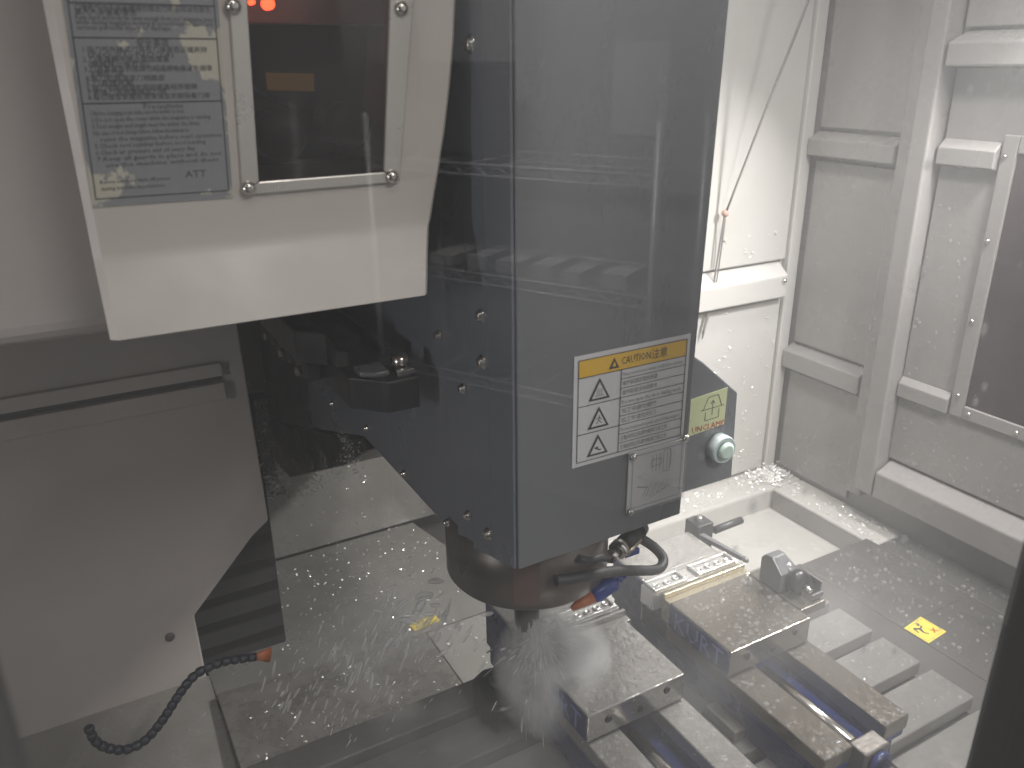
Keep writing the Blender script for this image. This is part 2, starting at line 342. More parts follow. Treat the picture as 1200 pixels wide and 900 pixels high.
# door frame on the right wall
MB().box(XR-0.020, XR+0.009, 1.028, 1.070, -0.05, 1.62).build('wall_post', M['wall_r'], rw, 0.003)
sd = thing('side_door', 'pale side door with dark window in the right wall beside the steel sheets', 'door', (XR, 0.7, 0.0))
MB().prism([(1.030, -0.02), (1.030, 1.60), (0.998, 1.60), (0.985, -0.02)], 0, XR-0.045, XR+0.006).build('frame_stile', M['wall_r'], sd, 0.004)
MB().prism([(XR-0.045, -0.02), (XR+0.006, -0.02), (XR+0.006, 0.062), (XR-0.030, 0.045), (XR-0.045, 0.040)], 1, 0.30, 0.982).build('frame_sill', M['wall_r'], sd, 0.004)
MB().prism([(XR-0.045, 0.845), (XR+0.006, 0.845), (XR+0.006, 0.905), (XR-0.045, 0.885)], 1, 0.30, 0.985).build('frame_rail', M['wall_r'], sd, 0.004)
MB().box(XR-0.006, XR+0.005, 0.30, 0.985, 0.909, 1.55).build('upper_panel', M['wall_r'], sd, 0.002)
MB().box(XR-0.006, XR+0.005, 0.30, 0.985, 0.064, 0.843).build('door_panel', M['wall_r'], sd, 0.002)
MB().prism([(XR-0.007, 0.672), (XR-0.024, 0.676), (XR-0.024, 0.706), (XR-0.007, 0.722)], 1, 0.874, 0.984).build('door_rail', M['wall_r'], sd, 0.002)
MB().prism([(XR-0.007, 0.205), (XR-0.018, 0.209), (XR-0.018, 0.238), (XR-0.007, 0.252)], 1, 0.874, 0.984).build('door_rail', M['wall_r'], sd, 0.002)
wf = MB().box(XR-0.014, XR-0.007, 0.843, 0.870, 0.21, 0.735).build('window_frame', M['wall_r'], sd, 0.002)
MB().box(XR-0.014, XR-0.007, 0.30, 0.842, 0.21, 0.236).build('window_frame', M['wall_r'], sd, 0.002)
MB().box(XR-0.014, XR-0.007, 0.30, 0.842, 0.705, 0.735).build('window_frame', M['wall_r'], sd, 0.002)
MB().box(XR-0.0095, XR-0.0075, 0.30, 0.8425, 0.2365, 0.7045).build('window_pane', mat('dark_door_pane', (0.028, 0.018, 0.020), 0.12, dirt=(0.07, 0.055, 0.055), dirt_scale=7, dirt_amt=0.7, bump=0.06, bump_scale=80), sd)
for y, z in ((0.862, 0.551), (0.860, 0.401), (0.858, 0.253), (0.830, 0.224), (0.737, 0.222), (0.863, 0.699)):
    MB().lathe((XR-0.014, y, z), [(0.0045, 0.001), (0.0045, -0.002), (0.002, -0.004)], 12, 'x').build('screw', M['chrome'], sd)

# --- ledges and pit at the back right
struct(MB().box(0.70, XR+0.008, 1.212, YB+0.010, -0.20, -0.096).build('back_ledge', M['pit'], None, 0.006))
struct(MB().box(1.390, XR+0.008, 0.925, 1.2115, -0.20, -0.0965).build('side_ledge', M['pit'], None, 0.006))
pf = struct(MB().box(0.70, 1.389, 0.24, 1.2115, -0.20, -0.148).build('pit_floor', M['pit']))
struct(MB().box(1.3862, 1.3895, 0.958, 1.2085, -0.147, -0.101).build('pit_liner', M['sheet']))
# --- grey steel sheets over the front of the pit
ss = struct(MB().box(1.00, XR+0.008, 0.24, 0.945, -0.146, -0.1005).build('way_cover', M['sheet']))
def sheet(x0, x1, y0, y1, z, lip=0.004):
    return MB().box(x0, x1, y0, y1, z-lip, z).build('steel_sheet', M['sheet'], ss, 0.0015)
sheet(1.2034, 1.3986, 0.7206, 0.952, -0.096, 0.004)
sheet(1.399, XR+0.004, 0.7206, 0.922, -0.096, 0.004)
sheet(1.2034, 1.3986, 0.30, 0.7202, -0.096, 0.004)
sheet(1.399, XR+0.004, 0.30, 0.7202, -0.096, 0.004)
sheet(1.00, 1.2030, 0.30, 0.956, -0.0965, 0.004)
# --- left and rear chute plates (under and behind the head)
lc = struct(MB().slab([(-0.9, 0.24, -0.20), (0.698, 0.24, -0.20), (0.698, 1.20, -0.165), (0.098, 1.20, -0.165), (0.098, 1.2995, -0.163), (-0.9, 1.2995, -0.163)], (0, 0, -0.02)).build('chute_floor', M['chute']))
MB().slab([(0.10, 1.203, -0.160), (0.698, 1.203, -0.160), (0.698, 1.80, -0.287), (0.10, 1.80, -0.287)], (0, 0, -0.012)).build('chute_plate', M['chute'], lc, 0.002)
MB().slab([(0.02, 1.803, -0.284), (0.90, 1.803, -0.284), (0.90, 1.86, 0.45), (0.02, 1.86, 0.45)], (0, 0.012, 0)).build('chute_plate', M['chute'], lc, 0.002)
MB().slab([(0.10, 0.895, -0.150), (0.478, 0.895, -0.150), (0.478, 1.200, -0.150), (0.10, 1.23, -0.150)], (0, 0, -0.006)).build('chute_plate', M['chuteshade'], lc, 0.0015)
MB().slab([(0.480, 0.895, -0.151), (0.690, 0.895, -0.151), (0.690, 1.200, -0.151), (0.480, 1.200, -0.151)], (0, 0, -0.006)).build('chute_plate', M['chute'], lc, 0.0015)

# --- left splash panel below the tool changer
lp = struct(MB().prism([(-0.9, 0.52), (0.228, 0.52), (0.2365, 0.115), (0.206, 0.092), (0.092, -0.032), (0.094, -0.175), (-0.9, -0.175)], 1, YB, YB+0.02).build('left_wall', M['panel'], None, 0.003))
MB().slab([(-0.9, YB-0.013, 0.420), (0.194, YB-0.013, 0.420), (0.1945, YB-0.013, 0.398), (-0.9, YB-0.013, 0.398)], (0, 0.012, 0)).build('channel_strip', M['panel'], lp, 0.002)
MB().slab([(-0.9, YB-0.016, 0.388), (0.1948, YB-0.016, 0.388), (0.195, YB-0.016, 0.358), (-0.9, YB-0.016, 0.358)], (0, 0.015, 0)).build('channel_strip', M['panel'], lp, 0.002)
MB().box(-0.9, 0.1935, YB-0.004, YB-0.0005, 0.3885, 0.3975).build('channel_groove', M['gasket'], lp)
MB().box(-0.9, 0.10, 0.80, YB-0.001, 0.628, 1.69).build('upper_panel', M['panel'], lp, 0.02, seg=4)
MB().box(0.02, 0.252, YB+0.07, YB+0.09, -0.30, 0.16).build('gap_backing', M['void'], lp)  # black sheet added behind the cut corner so the opening reads dark
for i in range(9):
    z = -0.28+i*0.052
    MB().prism([(YB+0.070, z), (YB+0.061, z+0.024), (YB+0.070, z+0.048)], 0, 0.02, 0.250).build('backing_fold', M['void'], lp)
# dark foot mark of a plug on the panel
MB().lathe((0.048, YB, -0.058), [(0.008, 0.001), (0.008, -0.003), (0.004, -0.004)], 14, 'y').build('plug', M['gasket'], lp)
# enclosure behind everything (left, roof) so no stray view leaks in
struct(MB().box(-0.92, -0.90, 0.24, 2.02, -0.44, 1.72).build('left_end_wall', M['panel']))
struct(MB().box(-0.92, XR+0.05, 0.24, 2.02, 1.70, 1.72).build('roof', M['wall']))
struct(MB().box(-0.92, 1.55, 2.00, 2.02, -0.44, 1.72).build('rear_wall', M['gasket']))

# ================================================================== SPINDLE HEAD
HX0, HX1 = 0.356, 0.570
hd = thing('spindle_head', 'slate blue spindle head with caution label hanging over the two vises', 'machine head', (0.459, 0.786, 0.11))
MB().prism([(0.632, 0.375), (0.789, 0.322), (1.105, 0.326), (1.66, 0.133), (1.79, 0.10), (1.79, 1.68), (0.632, 1.68)], 0, HX0+0.004, HX1-0.002).build('housing', M['head_side'], hd, 0.002)
# side cover plate with its own edge
MB().prism([(0.731, 0.348), (0.789, 0.326), (1.105, 0.330), (1.655, 0.138), (1.655, 1.66), (0.731, 1.66)], 0, HX0, HX0+0.0035).build('side_cover', M['head_side'], hd, 0.001)
# front cover: a folded sheet, slightly wider at the top
zt = 1.68; dx = (zt-0.369)*0.022
fc = MB()
fc.slab([(HX0, 0.626, 0.369), (HX1, 0.626, 0.372), (HX1+dx, 0.626, zt), (HX0-0.002, 0.626, zt)], (0, 0.004, 0))
fc.build('front_cover', M['head'], hd, 0.0015)
MB().prism([(0.6305, 0.368), (0.680, 0.354), (0.680, 1.66), (0.6305, 1.66)], 0, HX0-0.003, HX0+0.0035).build('front_flange', M['head_side'], hd, 0.0015)
MB().prism([(0.682, 0.353), (0.729, 0.338), (0.729, 1.66), (0.682, 1.66)], 0, HX0-0.0015, HX0+0.0035).build('front_flange', M['head_side'], hd, 0.0012)
MB().slab([(HX1-0.0015, 0.6305, 0.372), (HX1-0.0015, 0.80, 0.330), (HX1+dx-0.0015, 0.80, zt), (HX1+dx-0.0015, 0.6305, zt)], (0.0015, 0, 0)).build('right_cover', M['head'], hd)
MB().box(HX0+0.004, HX1-0.004, 0.6305, 0.70, 0.371, 0.376).build('cover_lip', M['head_side'], hd)
bolt0 = None
for (y, z, r) in ((0.705, 0.873, 0.0055), (0.696, 0.625, 0.0048), (0.696, 0.576, 0.0052), (0.743, 0.531, 0.0042), (0.802, 0.575, 0.0040), (0.740, 0.376, 0.0042), (0.690, 0.378, 0.0052), (0.799, 0.336, 0.0034), (0.936, 0.341, 0.0034), (0.80, 0.87, 0.004), (1.08, 0.352, 0.0034), (1.25, 0.330, 0.0034)):
    MB().lathe((HX0+0.0005, y, z), [(r*1.5, 0.0), (r*1.5, -0.003), (r, -0.0035), (r, -0.0065), (r*0.5, -0.0075)], 14, 'x').build('bolt', M['chrome'], hd)
# nose, holder, tool
MB().lathe((0.459, 0.786, 0), [(0.094, 0.252), (0.101, 0.252), (0.104, 0.256), (0.104, 0.345)], 72).build('spindle_nose', M['nose'], hd)
MB().lathe((0.459, 0.786, 0), [(0.036, 0.243), (0.036, 0.2518)], 36).build('drive_ring', M['grey'], hd)
bp = MB()
for i in range(8):
    a0, a1 = math.radians(-129+i*2.1), math.radians(-129+(i+1)*2.1)
    c = lambda a, r, z: (0.459+r*math.cos(a), 0.786+r*math.sin(a), z)
    bp.quad(c(a0, 0.1055, 0.262), c(a1, 0.1055, 0.262), c(a1, 0.1055, 0.322), c(a0, 0.1055, 0.322))
bp.build('nose_patch', M['brown'], hd)  # curved brown patch just off the nose surface
MB().lathe((0.459, 0.786, 0), [(0.013, 0.150), (0.016, 0.158), (0.018, 0.205), (0.027, 0.212), (0.0315, 0.218), (0.0315, 0.226), (0.027, 0.230), (0.0315, 0.234), (0.0315, 0.2425)], 32).build('tool_holder', M['black'], hd)
MB().lathe((0.459, 0.786, 0), [(0.0072, 0.116), (0.008, 0.118), (0.008, 0.1495)], 20).build('cutting_tool', M['chrome'], hd)

# ---- caution label on the front cover
YL = 0.6255
ux, uz = (1, 0, 0), (0, 0, 1); nrm = (0, -1, 0)
lx0, lx1, lz0, lz1 = 0.4185, 0.5645, 0.4705, 0.5915
cl = MB().box(lx0, lx1, YL-0.0008, YL, lz0, lz1).build('caution_label', M['paper'], hd)
yt = YL-0.0012; yt2 = YL-0.0016
ix0, ix1, iz0, iz1 = lx0+0.005, lx1-0.005, lz0+0.005, lz1-0.005
bandz = iz1-0.0185; midx = ix0+0.052
MB().quad((ix0, yt, bandz), (ix1, yt, bandz), (ix1, yt, iz1), (ix0, yt, iz1)).build('header_band', M['yellow'], cl)
g = MB()
for a, b in (((ix0, iz0), (ix1, iz0)), ((ix0, iz1), (ix1, iz1)), ((ix0, iz0), (ix0, iz1)), ((ix1, iz0), (ix1, iz1)), ((ix0, bandz), (ix1, bandz)), ((midx, iz0), (midx, bandz))):
    g.line((a[0], yt2, a[1]), (b[0], yt2, b[1]), 0.0009, nrm)
hz = bandz-iz0
for i in (1, 2): g.line((ix0, yt2, bandz-hz*i/3), (midx, yt2, bandz-hz*i/3), 0.0009, nrm)
for i in range(1, 9): g.line((midx, yt2, bandz-hz*i/9), (ix1, yt2, bandz-hz*i/9), 0.0007, nrm)
g.build('ruled_lines', M['ink'], cl)
t = MB()
rows = ['Please read instruction manual carefully before operating', '操作前請詳閱說明書', '操作前请详阅说明书', 'Do not open the door during work', '加工中請勿開門', '加工中请勿开门', 'Do not touch work spindle until tool has stopped', '主軸未停止前請勿觸摸刀具工件', '主轴未停止前请勿触摸刀具工件']
for i, r in enumerate(rows):
    t.text(r, (midx+0.002, yt2, bandz-hz*(i+0.72)/9), ux, uz, 0.0062 if i % 3 else 0.0058, width=0.078 if i % 3 == 0 else (0.062 if i > 5 else 0.045))
t.build('lettering', M['inkgrey'], cl)
t = MB().text('CAUTION', (ix0+0.051, yt2, bandz+0.0055), ux, uz, 0.0115, width=0.037).text('注意', (ix0+0.0895, yt2, bandz+0.0052), ux, uz, 0.0115, width=0.020)
t.build('lettering', M['ink'], cl)
def tri(mb, cx, cz, h, y, w=None):
    w = w or h*1.12
    mb.bm.faces.new([mb.bm.verts.new(p) for p in ((cx-w/2, y, cz-h/2), (cx+w/2, y, cz-h/2), (cx, y, cz+h/2))])
tr = MB(); tri(tr, ix0+0.0425, bandz+0.0088, 0.0115, yt2); tr.build('warning_triangle', M['ink'], cl)
tr = MB(); tri(tr, ix0+0.0425, bandz+0.0083, 0.0055, yt2-0.0004, 0.0045); tr.build('warning_mark', M['yellow'], cl)
for i in range(3):
    cz = bandz-hz*(i+0.5)/3; cx = ix0+0.0255
    tr = MB(); tri(tr, cx, cz, 0.0235, yt2); w = tr.build('warning_triangle', M['ink'], cl)
    tr = MB(); tri(tr, cx, cz-0.0012, 0.0165, yt2-0.0003); tr.build('triangle_face', M['paper'], cl)
    mk = MB(); yy = yt2-0.0006
    if i == 0:
        for k in (-1, 0, 1): mk.line((cx+k*0.0025-0.0006, yy, cz-0.006), (cx+k*0.0025+0.0006, yy, cz+0.0005), 0.0006, nrm)
        mk.line((cx-0.005, yy, cz-0.007), (cx+0.005, yy, cz-0.007), 0.0006, nrm)
    elif i == 1:
        for a, b in (((-3, -7), (0, -3)), ((3.5, -7), (0, -3)), ((0, -3), (0.5, 1)), ((0, 0), (-3, -2)), ((0.3, 0), (3.5, -3)), ((-0.4, 1.5), (1.4, 1.5))):
            mk.line((cx+a[0]*0.001, yy, cz+a[1]*0.001), (cx+b[0]*0.001, yy, cz+b[1]*0.001), 0.0008, nrm)
    else:
        for a, b in (((-4, -3), (-1, -4)), ((-1, -4), (1, -6)), ((1, -6), (4, -6)), ((-2, -2), (0, -4))):
            mk.line((cx+a[0]*0.001, yy, cz+a[1]*0.001), (cx+b[0]*0.001, yy, cz+b[1]*0.001), 0.0016, nrm)
    mk.build('warning_mark', M['ink'], cl)
# ---- diagram plate under clear plastic
px0, px1, pz0, pz1 = 0.4905, 0.568, 0.397, 0.470
yP = 0.6235
dp = MB().box(px0, px1, yP, 0.6253, pz0, pz1).build('diagram_plate', M['paper'], hd, 0.0006)
d = MB(); yy = yP-0.0004
def rect(mb, x0, x1, z0, z1, w): 
    for a, b in (((x0, z0), (x1, z0)), ((x1, z0), (x1, z1)), ((x1, z1), (x0, z1)), ((x0, z1), (x0, z0))): mb.line((a[0], yy, a[1]), (b[0], yy, b[1]), w, nrm)
rect(d, px0+0.005, px1-0.005, pz0+0.005, pz1-0.005, 0.0008)
for k in range(6): d.line((px0+0.032+k*0.005, yy, pz0+0.043), (px0+0.032+k*0.005, yy, pz0+0.064), 0.0006, nrm)
rect(d, px0+0.047, px0+0.056, pz0+0.040, pz0+0.066, 0.0006); rect(d, px0+0.030, px0+0.044, pz0+0.050, pz0+0.058, 0.0006)
for k in range(7): d.line((px0+0.020+k*0.005, yy, pz0+0.016-0.001*(k % 3)), (px0+0.028+k*0.0045, yy, pz0+0.028+0.002*(k % 2)), 0.0007, nrm)
d.line((px0+0.012, yy, pz0+0.030), (px0+0.026, yy, pz0+0.026), 0.0012, nrm); d.line((px0+0.030, yy, pz0+0.012), (px0+0.062, yy, pz0+0.022), 0.0006, nrm)
d.build('diagram_lines', M['inkgrey'], dp)
MB().box(px0-0.001, px1+0.001, yP-0.0025, yP-0.0012, pz0-0.001, pz1+0.001).build('plastic_cover', M['clear'], dp)
MB().prism([(px0+0.010, pz0+0.044), (px0+0.020, pz0+0.046), (px1-0.001, pz0+0.016), (px1-0.001, pz0+0.010)], 1, yP-0.0042, yP-0.0027).build('plastic_fold', M['clear'], dp, 0.0006)
for x, z in ((px0+0.003, pz1-0.003), (px1-0.003, pz1+0.002), (px0+0.003, pz0+0.003)):
    MB().lathe((x, yP-0.0026, z), [(0.004, 0.001), (0.004, -0.002), (0.002, -0.0035)], 14, 'y').build('screw', M['chrome'], dp)

# ---- unclamp box at the right side
ub = MB().prism([(0.5725, 0.578), (0.657, 0.518), (0.718, 0.467), (0.7225, 0.345), (0.5725, 0.345)], 1, 0.700, 0.80).build('unclamp_box', M['head'], hd, 0.002)
st = MB().slab([(0.640, 0.6992, 0.474), (0.699, 0.6992, 0.478), (0.6985, 0.6992, 0.428), (0.640, 0.6992, 0.424)], (0, 0.0006, 0)).build('unclamp_sticker', M['lime'], ub)
d = MB(); yy = 0.6986
P2 = lambda a, b: d.line((a[0], yy, a[1]), (b[0], yy, b[1]), 0.0008, nrm)
for a, b in (((0.661, 0.455), (0.668, 0.471)), ((0.668, 0.471), (0.684, 0.472)), ((0.684, 0.472), (0.691, 0.456)), ((0.657, 0.455), (0.695, 0.456)), ((0.665, 0.440), (0.687, 0.441)), ((0.665, 0.440), (0.665, 0.452)), ((0.687, 0.441), (0.687, 0.453)), ((0.676, 0.446), (0.676, 0.466)), ((0.673, 0.461), (0.676, 0.466)), ((0.679, 0.461), (0.676, 0.466))): P2(a, b)
d.build('sticker_lines', M['ink'], ub)
MB().text('UNCLAMP', (0.6445, 0.6986, 0.4272), ux, uz, 0.0115, width=0.053).build('lettering', M['red'], ub)
MB().lathe((0.690, 0.6995, 0.399), [(0.0185, 0), (0.0185, -0.012), (0.0165, -0.016), (0.0155, -0.013)], 32, 'y').build('button_ring', M['buttonring'], ub)
MB().lathe((0.690, 0.6995, 0.399), [(0.0115, -0.0145), (0.0115, -0.019), (0.008, -0.021)], 28, 'y').build('button', M['button'], ub)

# ---- black casting under the head slide with three bolt rings
cb = thing('column_bracket', 'black casting with three bolt rings below the rear of the head', 'bracket', (0.36, 1.4, 0.1))
MB().prism([(1.80, 0.085), (1.66, 0.128), (1.119, 0.315), (1.10, 0.305), (1.224, 0.225), (1.658, 0.002), (1.80, -0.02)], 0, 0.359, 0.52).build('casting', M['black'], cb, 0.004)
for y, z in ((1.579, 0.069), (1.452, 0.134), (1.35, 0.184)):
    MB().lathe((0.359, y, z), [(0.016, 0.002), (0.016, -0.004), (0.009, -0.005), (0.008, -0.001)], 20, 'x').build('bolt_ring', M['castside'], cb)
MB().box(0.2535, 0.283, 1.40, 1.43, 0.115, 0.305).build('guide_post', M['black'], cb, 0.003)
MB().box(0.240, 0.292, 1.395, 1.45, 0.108, 0.114).build('shelf_plate', M['black'], cb, 0.001)

# ================================================================== TOOL CHANGER GUARD
gd = thing('tool_changer_guard', 'cream tool changer guard with worn sticker and smoked window at upper left', 'machine guard', (0.18, 0.86, 0.65))
prof = [(0.660, 0.675, 0.291), (0.690, 0.6873, 0.2985), (0.714, 0.6972, 0.305), (0.7185, 0.699, 0.3065), (0.724, 0.7, 0.309), (0.740, 0.7, 0.3125), (0.768, 0.7, 0.319), (0.800, 0.7, 0.3262), (0.839, 0.7, 0.333), (0.875, 0.7, 0.338), (0.908, 0.7, 0.341), (0.96, 0.7, 0.3425), (1.02, 0.7, 0.3425), (1.5, 0.7, 0.3425)]
sh = MB(); bm = sh.bm
rowsv = []
for z, y, xr in prof:
    hl = 0.155+(z-0.768)*0.05; hr = 0.264+(z-0.768)*0.10
    xs = [0.024, 0.030, min(hl, 0.20), min(hr, 0.30) if z < 1.1 else 0.297, xr-0.004, xr]
    ys = [y+0.005, y, y, y, y, y+0.005]
    rowsv.append([bm.verts.new((x, yy_, z)) for x, yy_ in zip(xs, ys)]+[bm.verts.new((xr-0.01, 1.03, z)), bm.verts.new((0.040, 1.03, z))])
for A, B in zip(rowsv, rowsv[1:]):
    zlo = A[0].co.z
    for k in range(5):
        if k == 2 and 0.7679 <= zlo < 1.0: continue
        bm.faces.new((A[k], A[k+1], B[k+1], B[k]))
    bm.faces.new((A[5], A[6], B[6], B[5])); bm.faces.new((A[7], A[0], B[0], B[7]))
bot = rowsv[0]
bm.faces.new(bot[::-1]) if False else None
bodyo = sh.build('guard_shell', M['guard'], gd, smooth=True)
so = bodyo.modifiers.new('thick', 'SOLIDIFY'); so.thickness = 0.0025; so.offset = -1
es = bodyo.modifiers.new('split', 'EDGE_SPLIT'); es.split_angle = math.radians(32)
# bottom return lip
MB().box(0.028, 0.288, 0.678, 0.70, 0.6605, 0.6625).build('bottom_lip', M['guard'], gd)
# window frame strips
def fr(pts): return MB().slab([(x, 0.696, z) for x, z in pts], (0, 0.0038, 0)).build('window_frame', M['frame'], gd, 0.001)
fr([(0.140, 0.759), (0.1545, 0.769), (0.1665, 1.0), (0.1535, 1.0)])
fr([(0.277, 0.760), (0.263, 0.7695), (0.287, 1.0), (0.312, 1.0)])
fr([(0.1405, 0.7588), (0.2765, 0.7597), (0.2628, 0.7692), (0.1548, 0.7687)])
MB().slab([(0.150, 0.6995, 0.764), (0.268, 0.6995, 0.764), (0.292, 0.6995, 1.0), (0.162, 0.6995, 1.0)], (0, 0.003, 0)).build('window_pane', M['smoked'], gd)
for x, z in ((0.1505, 0.899), (0.1455, 0.7645), (0.2695, 0.7652), (0.2865, 0.900)):
    MB().lathe((x, 0.696, z), [(0.006, 0.001), (0.006, -0.0015), (0.0045, -0.004), (0.002, -0.0055)], 18, 'y').build('screw', M['chrome'], gd)
# worn sticker
sk = [(0.0300, 0.7585), (0.1330, 0.7575), (0.1435, 0.955), (0.0385, 0.955)]
sko = MB().slab([(x, 0.6988, z) for x, z in sk], (0, 0.0008, 0)).build('precautions_sticker', M['sticker'], gd)
def skp(u, v): # u 0..1 across, v 0..1 up
    a = Vector((sk[0][0], 0.6984, sk[0][1])).lerp(Vector((sk[1][0], 0.6984, sk[1][1])), u)
    b = Vector((sk[3][0], 0.6984, sk[3][1])).lerp(Vector((sk[2][0], 0.6984, sk[2][1])), u)
    return a.lerp(b, v)
ln = MB()
for a, b in (((0.03, 0.03), (0.97, 0.03)), ((0.03, 0.03), (0.03, 0.99)), ((0.97, 0.03), (0.97, 0.99)), ((0.03, 0.375), (0.97, 0.375)), ((0.03, 0.60), (0.97, 0.60)), ((0.03, 0.715), (0.97, 0.715))):
    ln.line(skp(*a), skp(*b), 0.0008, nrm)
ln.build('ruled_lines', M['ink'], sko)
tx = MB(); sdir = Vector((1, 0, -0.003)); zdir = Vector((0.05, 0, 1)).normalized()
zh = [('1.維修前請關閉總電源並確認刀庫停止', .665, .80), ('刀庫動作中請勿將手伸入刀庫區域內', .645, .6)]
lines_zh = ['1.換刀前先確認刀具及刀庫是否正確夾持', '(NO:01~NO:24)', '2.刀庫運轉中禁止開啟護蓋', '(機械停止後方可)', '3.刀具重量及長度請勿超過規格值以免損壞', '主軸及刀庫', '4.裝刀前請清潔刀柄錐面', '5.刀具請夾緊', '6.換刀中斷時請依照說明書程序復歸', '7.更換刀具時需確認刀號', '8.每日檢查氣壓及潤滑油並定期保養刀庫']
tx.text('安全事項', skp(0.42, 0.572), sdir, zdir, 0.0062, width=0.022)
for i, s_ in enumerate(lines_zh):
    tx.text(s_, skp(0.07 if s_[0].isdigit() else 0.10, 0.552-i*0.0165), sdir, zdir, 0.0047, width=min(0.088, 0.0047*len(s_)*0.95))
lines_en = ['1.Before changing tools make sure the holder is clean', '2.Do not open the cover while the magazine is turning', '3.Tool weight and length must be within the limits', '4.In case of tool change failure, follow the manual to', '   reset the magazine before next operation', '5.Check tool number before tool loading', '6.Check air pressure and oil every day', '7.Keep all guards in place and do not', '   use the machine without them']
tx.text('Precautions', skp(0.42, 0.352), sdir, zdir, 0.0058, width=0.028)
for i, s_ in enumerate(lines_en): tx.text(s_, skp(0.07, 0.333-i*0.0235), sdir, zdir, 0.0046, width=0.092*(0.7+0.3*((i*37) % 10)/10), fit=True)
tx.text('Before servicing turn off power', skp(0.07, 0.085), sdir, zdir, 0.004, width=0.050); tx.text('during machine maintenance', skp(0.07, 0.060), sdir, zdir, 0.004, width=0.045)
tx.text('ATT', skp(0.66, 0.09), sdir, zdir, 0.0075, width=0.016)
tx.text('刀庫動作中手與身體請勿靠近刀庫區域以免發生', skp(0.06, 0.693), sdir, zdir, 0.0046, width=0.092); tx.text('重大人身傷害!警告', skp(0.06, 0.678), sdir, zdir, 0.0046, width=0.040)
for i, s_ in enumerate(['Keep hand and body far away enough from tool magazine zone', 'when during magazine moving in accordance to avoid any', 'serious personal injury or damage']):
    tx.text(s_, skp(0.06, 0.660-i*0.0165), sdir, zdir, 0.0050, width=0.093 if i < 2 else 0.062)
M['inkmid'] = mat('faded_ink', (0.085, 0.085, 0.09), 0.5, rvar=0)
tx.build('lettering', M['inkmid'], sko)
# tools behind the window
ca = thing('tool_carousel', 'dark tool carousel with red light and yellow label behind the smoked window', 'tool carousel', (0.22, 0.9, 0.8))
MB().lathe((0.30, 0.90, 0.95), [(0.05, 0.0), (0.14, 0.004), (0.145, 0.02), (0.145, 0.06)], 40, 'y').build('disc', M['carousel'], ca)
MB().lathe((0.204, 0.80, 0.794), [(0.010, -0.012), (0.017, -0.010), (0.022, 0.0), (0.022, 0.06)], 28, 'y').build('tool_pot', M['black'], ca)
MB().lathe((0.285, 0.84, 0.80), [(0.010, -0.012), (0.017, -0.010), (0.022, 0.0), (0.022, 0.06)], 28, 'y').build('tool_pot', M['black'], ca)
MB().box(0.17, 0.34, 0.845, 0.855, 0.893, 1.1).build('cream_bracket', M['guard'], ca, 0.002)
MB().box(0.16, 0.33, 0.86, 0.88, 0.66, 0.765).build('back_plate', M['grey'], ca, 0.002)
MB().slab([(0.190, 0.780, 0.8365), (0.232, 0.780, 0.8345), (0.233, 0.780, 0.8495), (0.190, 0.780, 0.851)], (0, 0.0015, 0)).build('yellow_label', M['dimyel'], ca)
MB().box(0.10, 0.35, 0.97, 0.98, 0.66, 1.2).build('carousel_cover', M['carousel'], ca)
MB().lathe((0.202, 0.79, 0.907), [(0.003, -0.003), (0.0050, 0.0), (0.0050, 0.01)], 14, 'y').build('red_light', M['led'], ca)
MB().lathe((0.188, 0.79, 0.908), [(0.0012, -0.002), (0.0022, 0.0), (0.0022, 0.01)], 10, 'y').build('red_light', M['led'], ca)

# ---- black tool pot hanging out below the guard
tp = thing('tool_pot_arm', 'black swung-down tool pot sticking out under the cream guard', 'tool pot', (0.29, 0.85, 0.495))
MB().prism([(0.328, 0.800), (0.291, 0.800), (0.257, 0.836), (0.255, 1.25), (0.328, 1.25)], 2, 0.494, 0.532).build('pot_block', M['black'], tp, 0.002)
MB().prism([(0.256, 0.870), (0.2685, 0.862), (0.2685, 1.25), (0.256, 1.25)], 2, 0.5325, 0.552).build('side_cheek', M['black'], tp, 0.002)
MB().prism([(0.318, 0.875), (0.3275, 0.875), (0.3275, 1.25), (0.318, 1.25)], 2, 0.5325, 0.546).build('side_cheek', M['black'], tp, 0.002)
MB().prism([(0.2685, 0.826), (0.284, 0.816), (0.300, 0.816), (0.300, 0.850), (0.2685, 0.850)], 2, 0.5325, 0.539).build('pot_lip', M['grey'], tp, 0.002)
MB().prism([(0.226, 0.93), (0.2545, 0.895), (0.2545, 1.25), (0.226, 1.25)], 2, 0.526, 0.566).build('side_arm', M['black'], tp, 0.003)
MB().lathe((0.3165, 0.826, 0.5325), [(0.010, 0.0), (0.010, 0.016), (0.006, 0.020)], 18).build('clamp_screw', M['chrome'], tp)
MB().box(0.3045, 0.3265, 0.806, 0.813, 0.5325, 0.540).build('stop_tab', M['chrome'], tp, 0.001)
for y in (0.93, 1.01, 1.09):
    MB().box(0.234, 0.2545, y, y+0.045, 0.498, 0.5255).build('clip', M['black'], tp, 0.003)
    MB().lathe((0.2345, y+0.02, 0.508), [(0.006, 0.0), (0.006, -0.006), (0.003, -0.008)], 12, 'x').build('clip_bolt', M['nose'], tp)

# ================================================================== MACHINE TABLE
tb = thing('machine_table', 'long wet iron table with T slots under the two vises', 'machine table', (0.54, 0.64, -0.1))
MB().box(0.03, 1.030, 0.30, 0.884, -0.105, -0.0245).build('table_base', M['table'], tb, 0.003)
edges = [0.888, 0.838, 0.820, 0.752, 0.734, 0.666, 0.648, 0.580, 0.562, 0.494, 0.476, 0.408, 0.390, 0.30]
for i in range(0, len(edges), 2):
    MB().box(0.027, 1.037, edges[i+1], edges[i], -0.024, 0.0).build('table_strip', M['table'], tb, 0.0022)

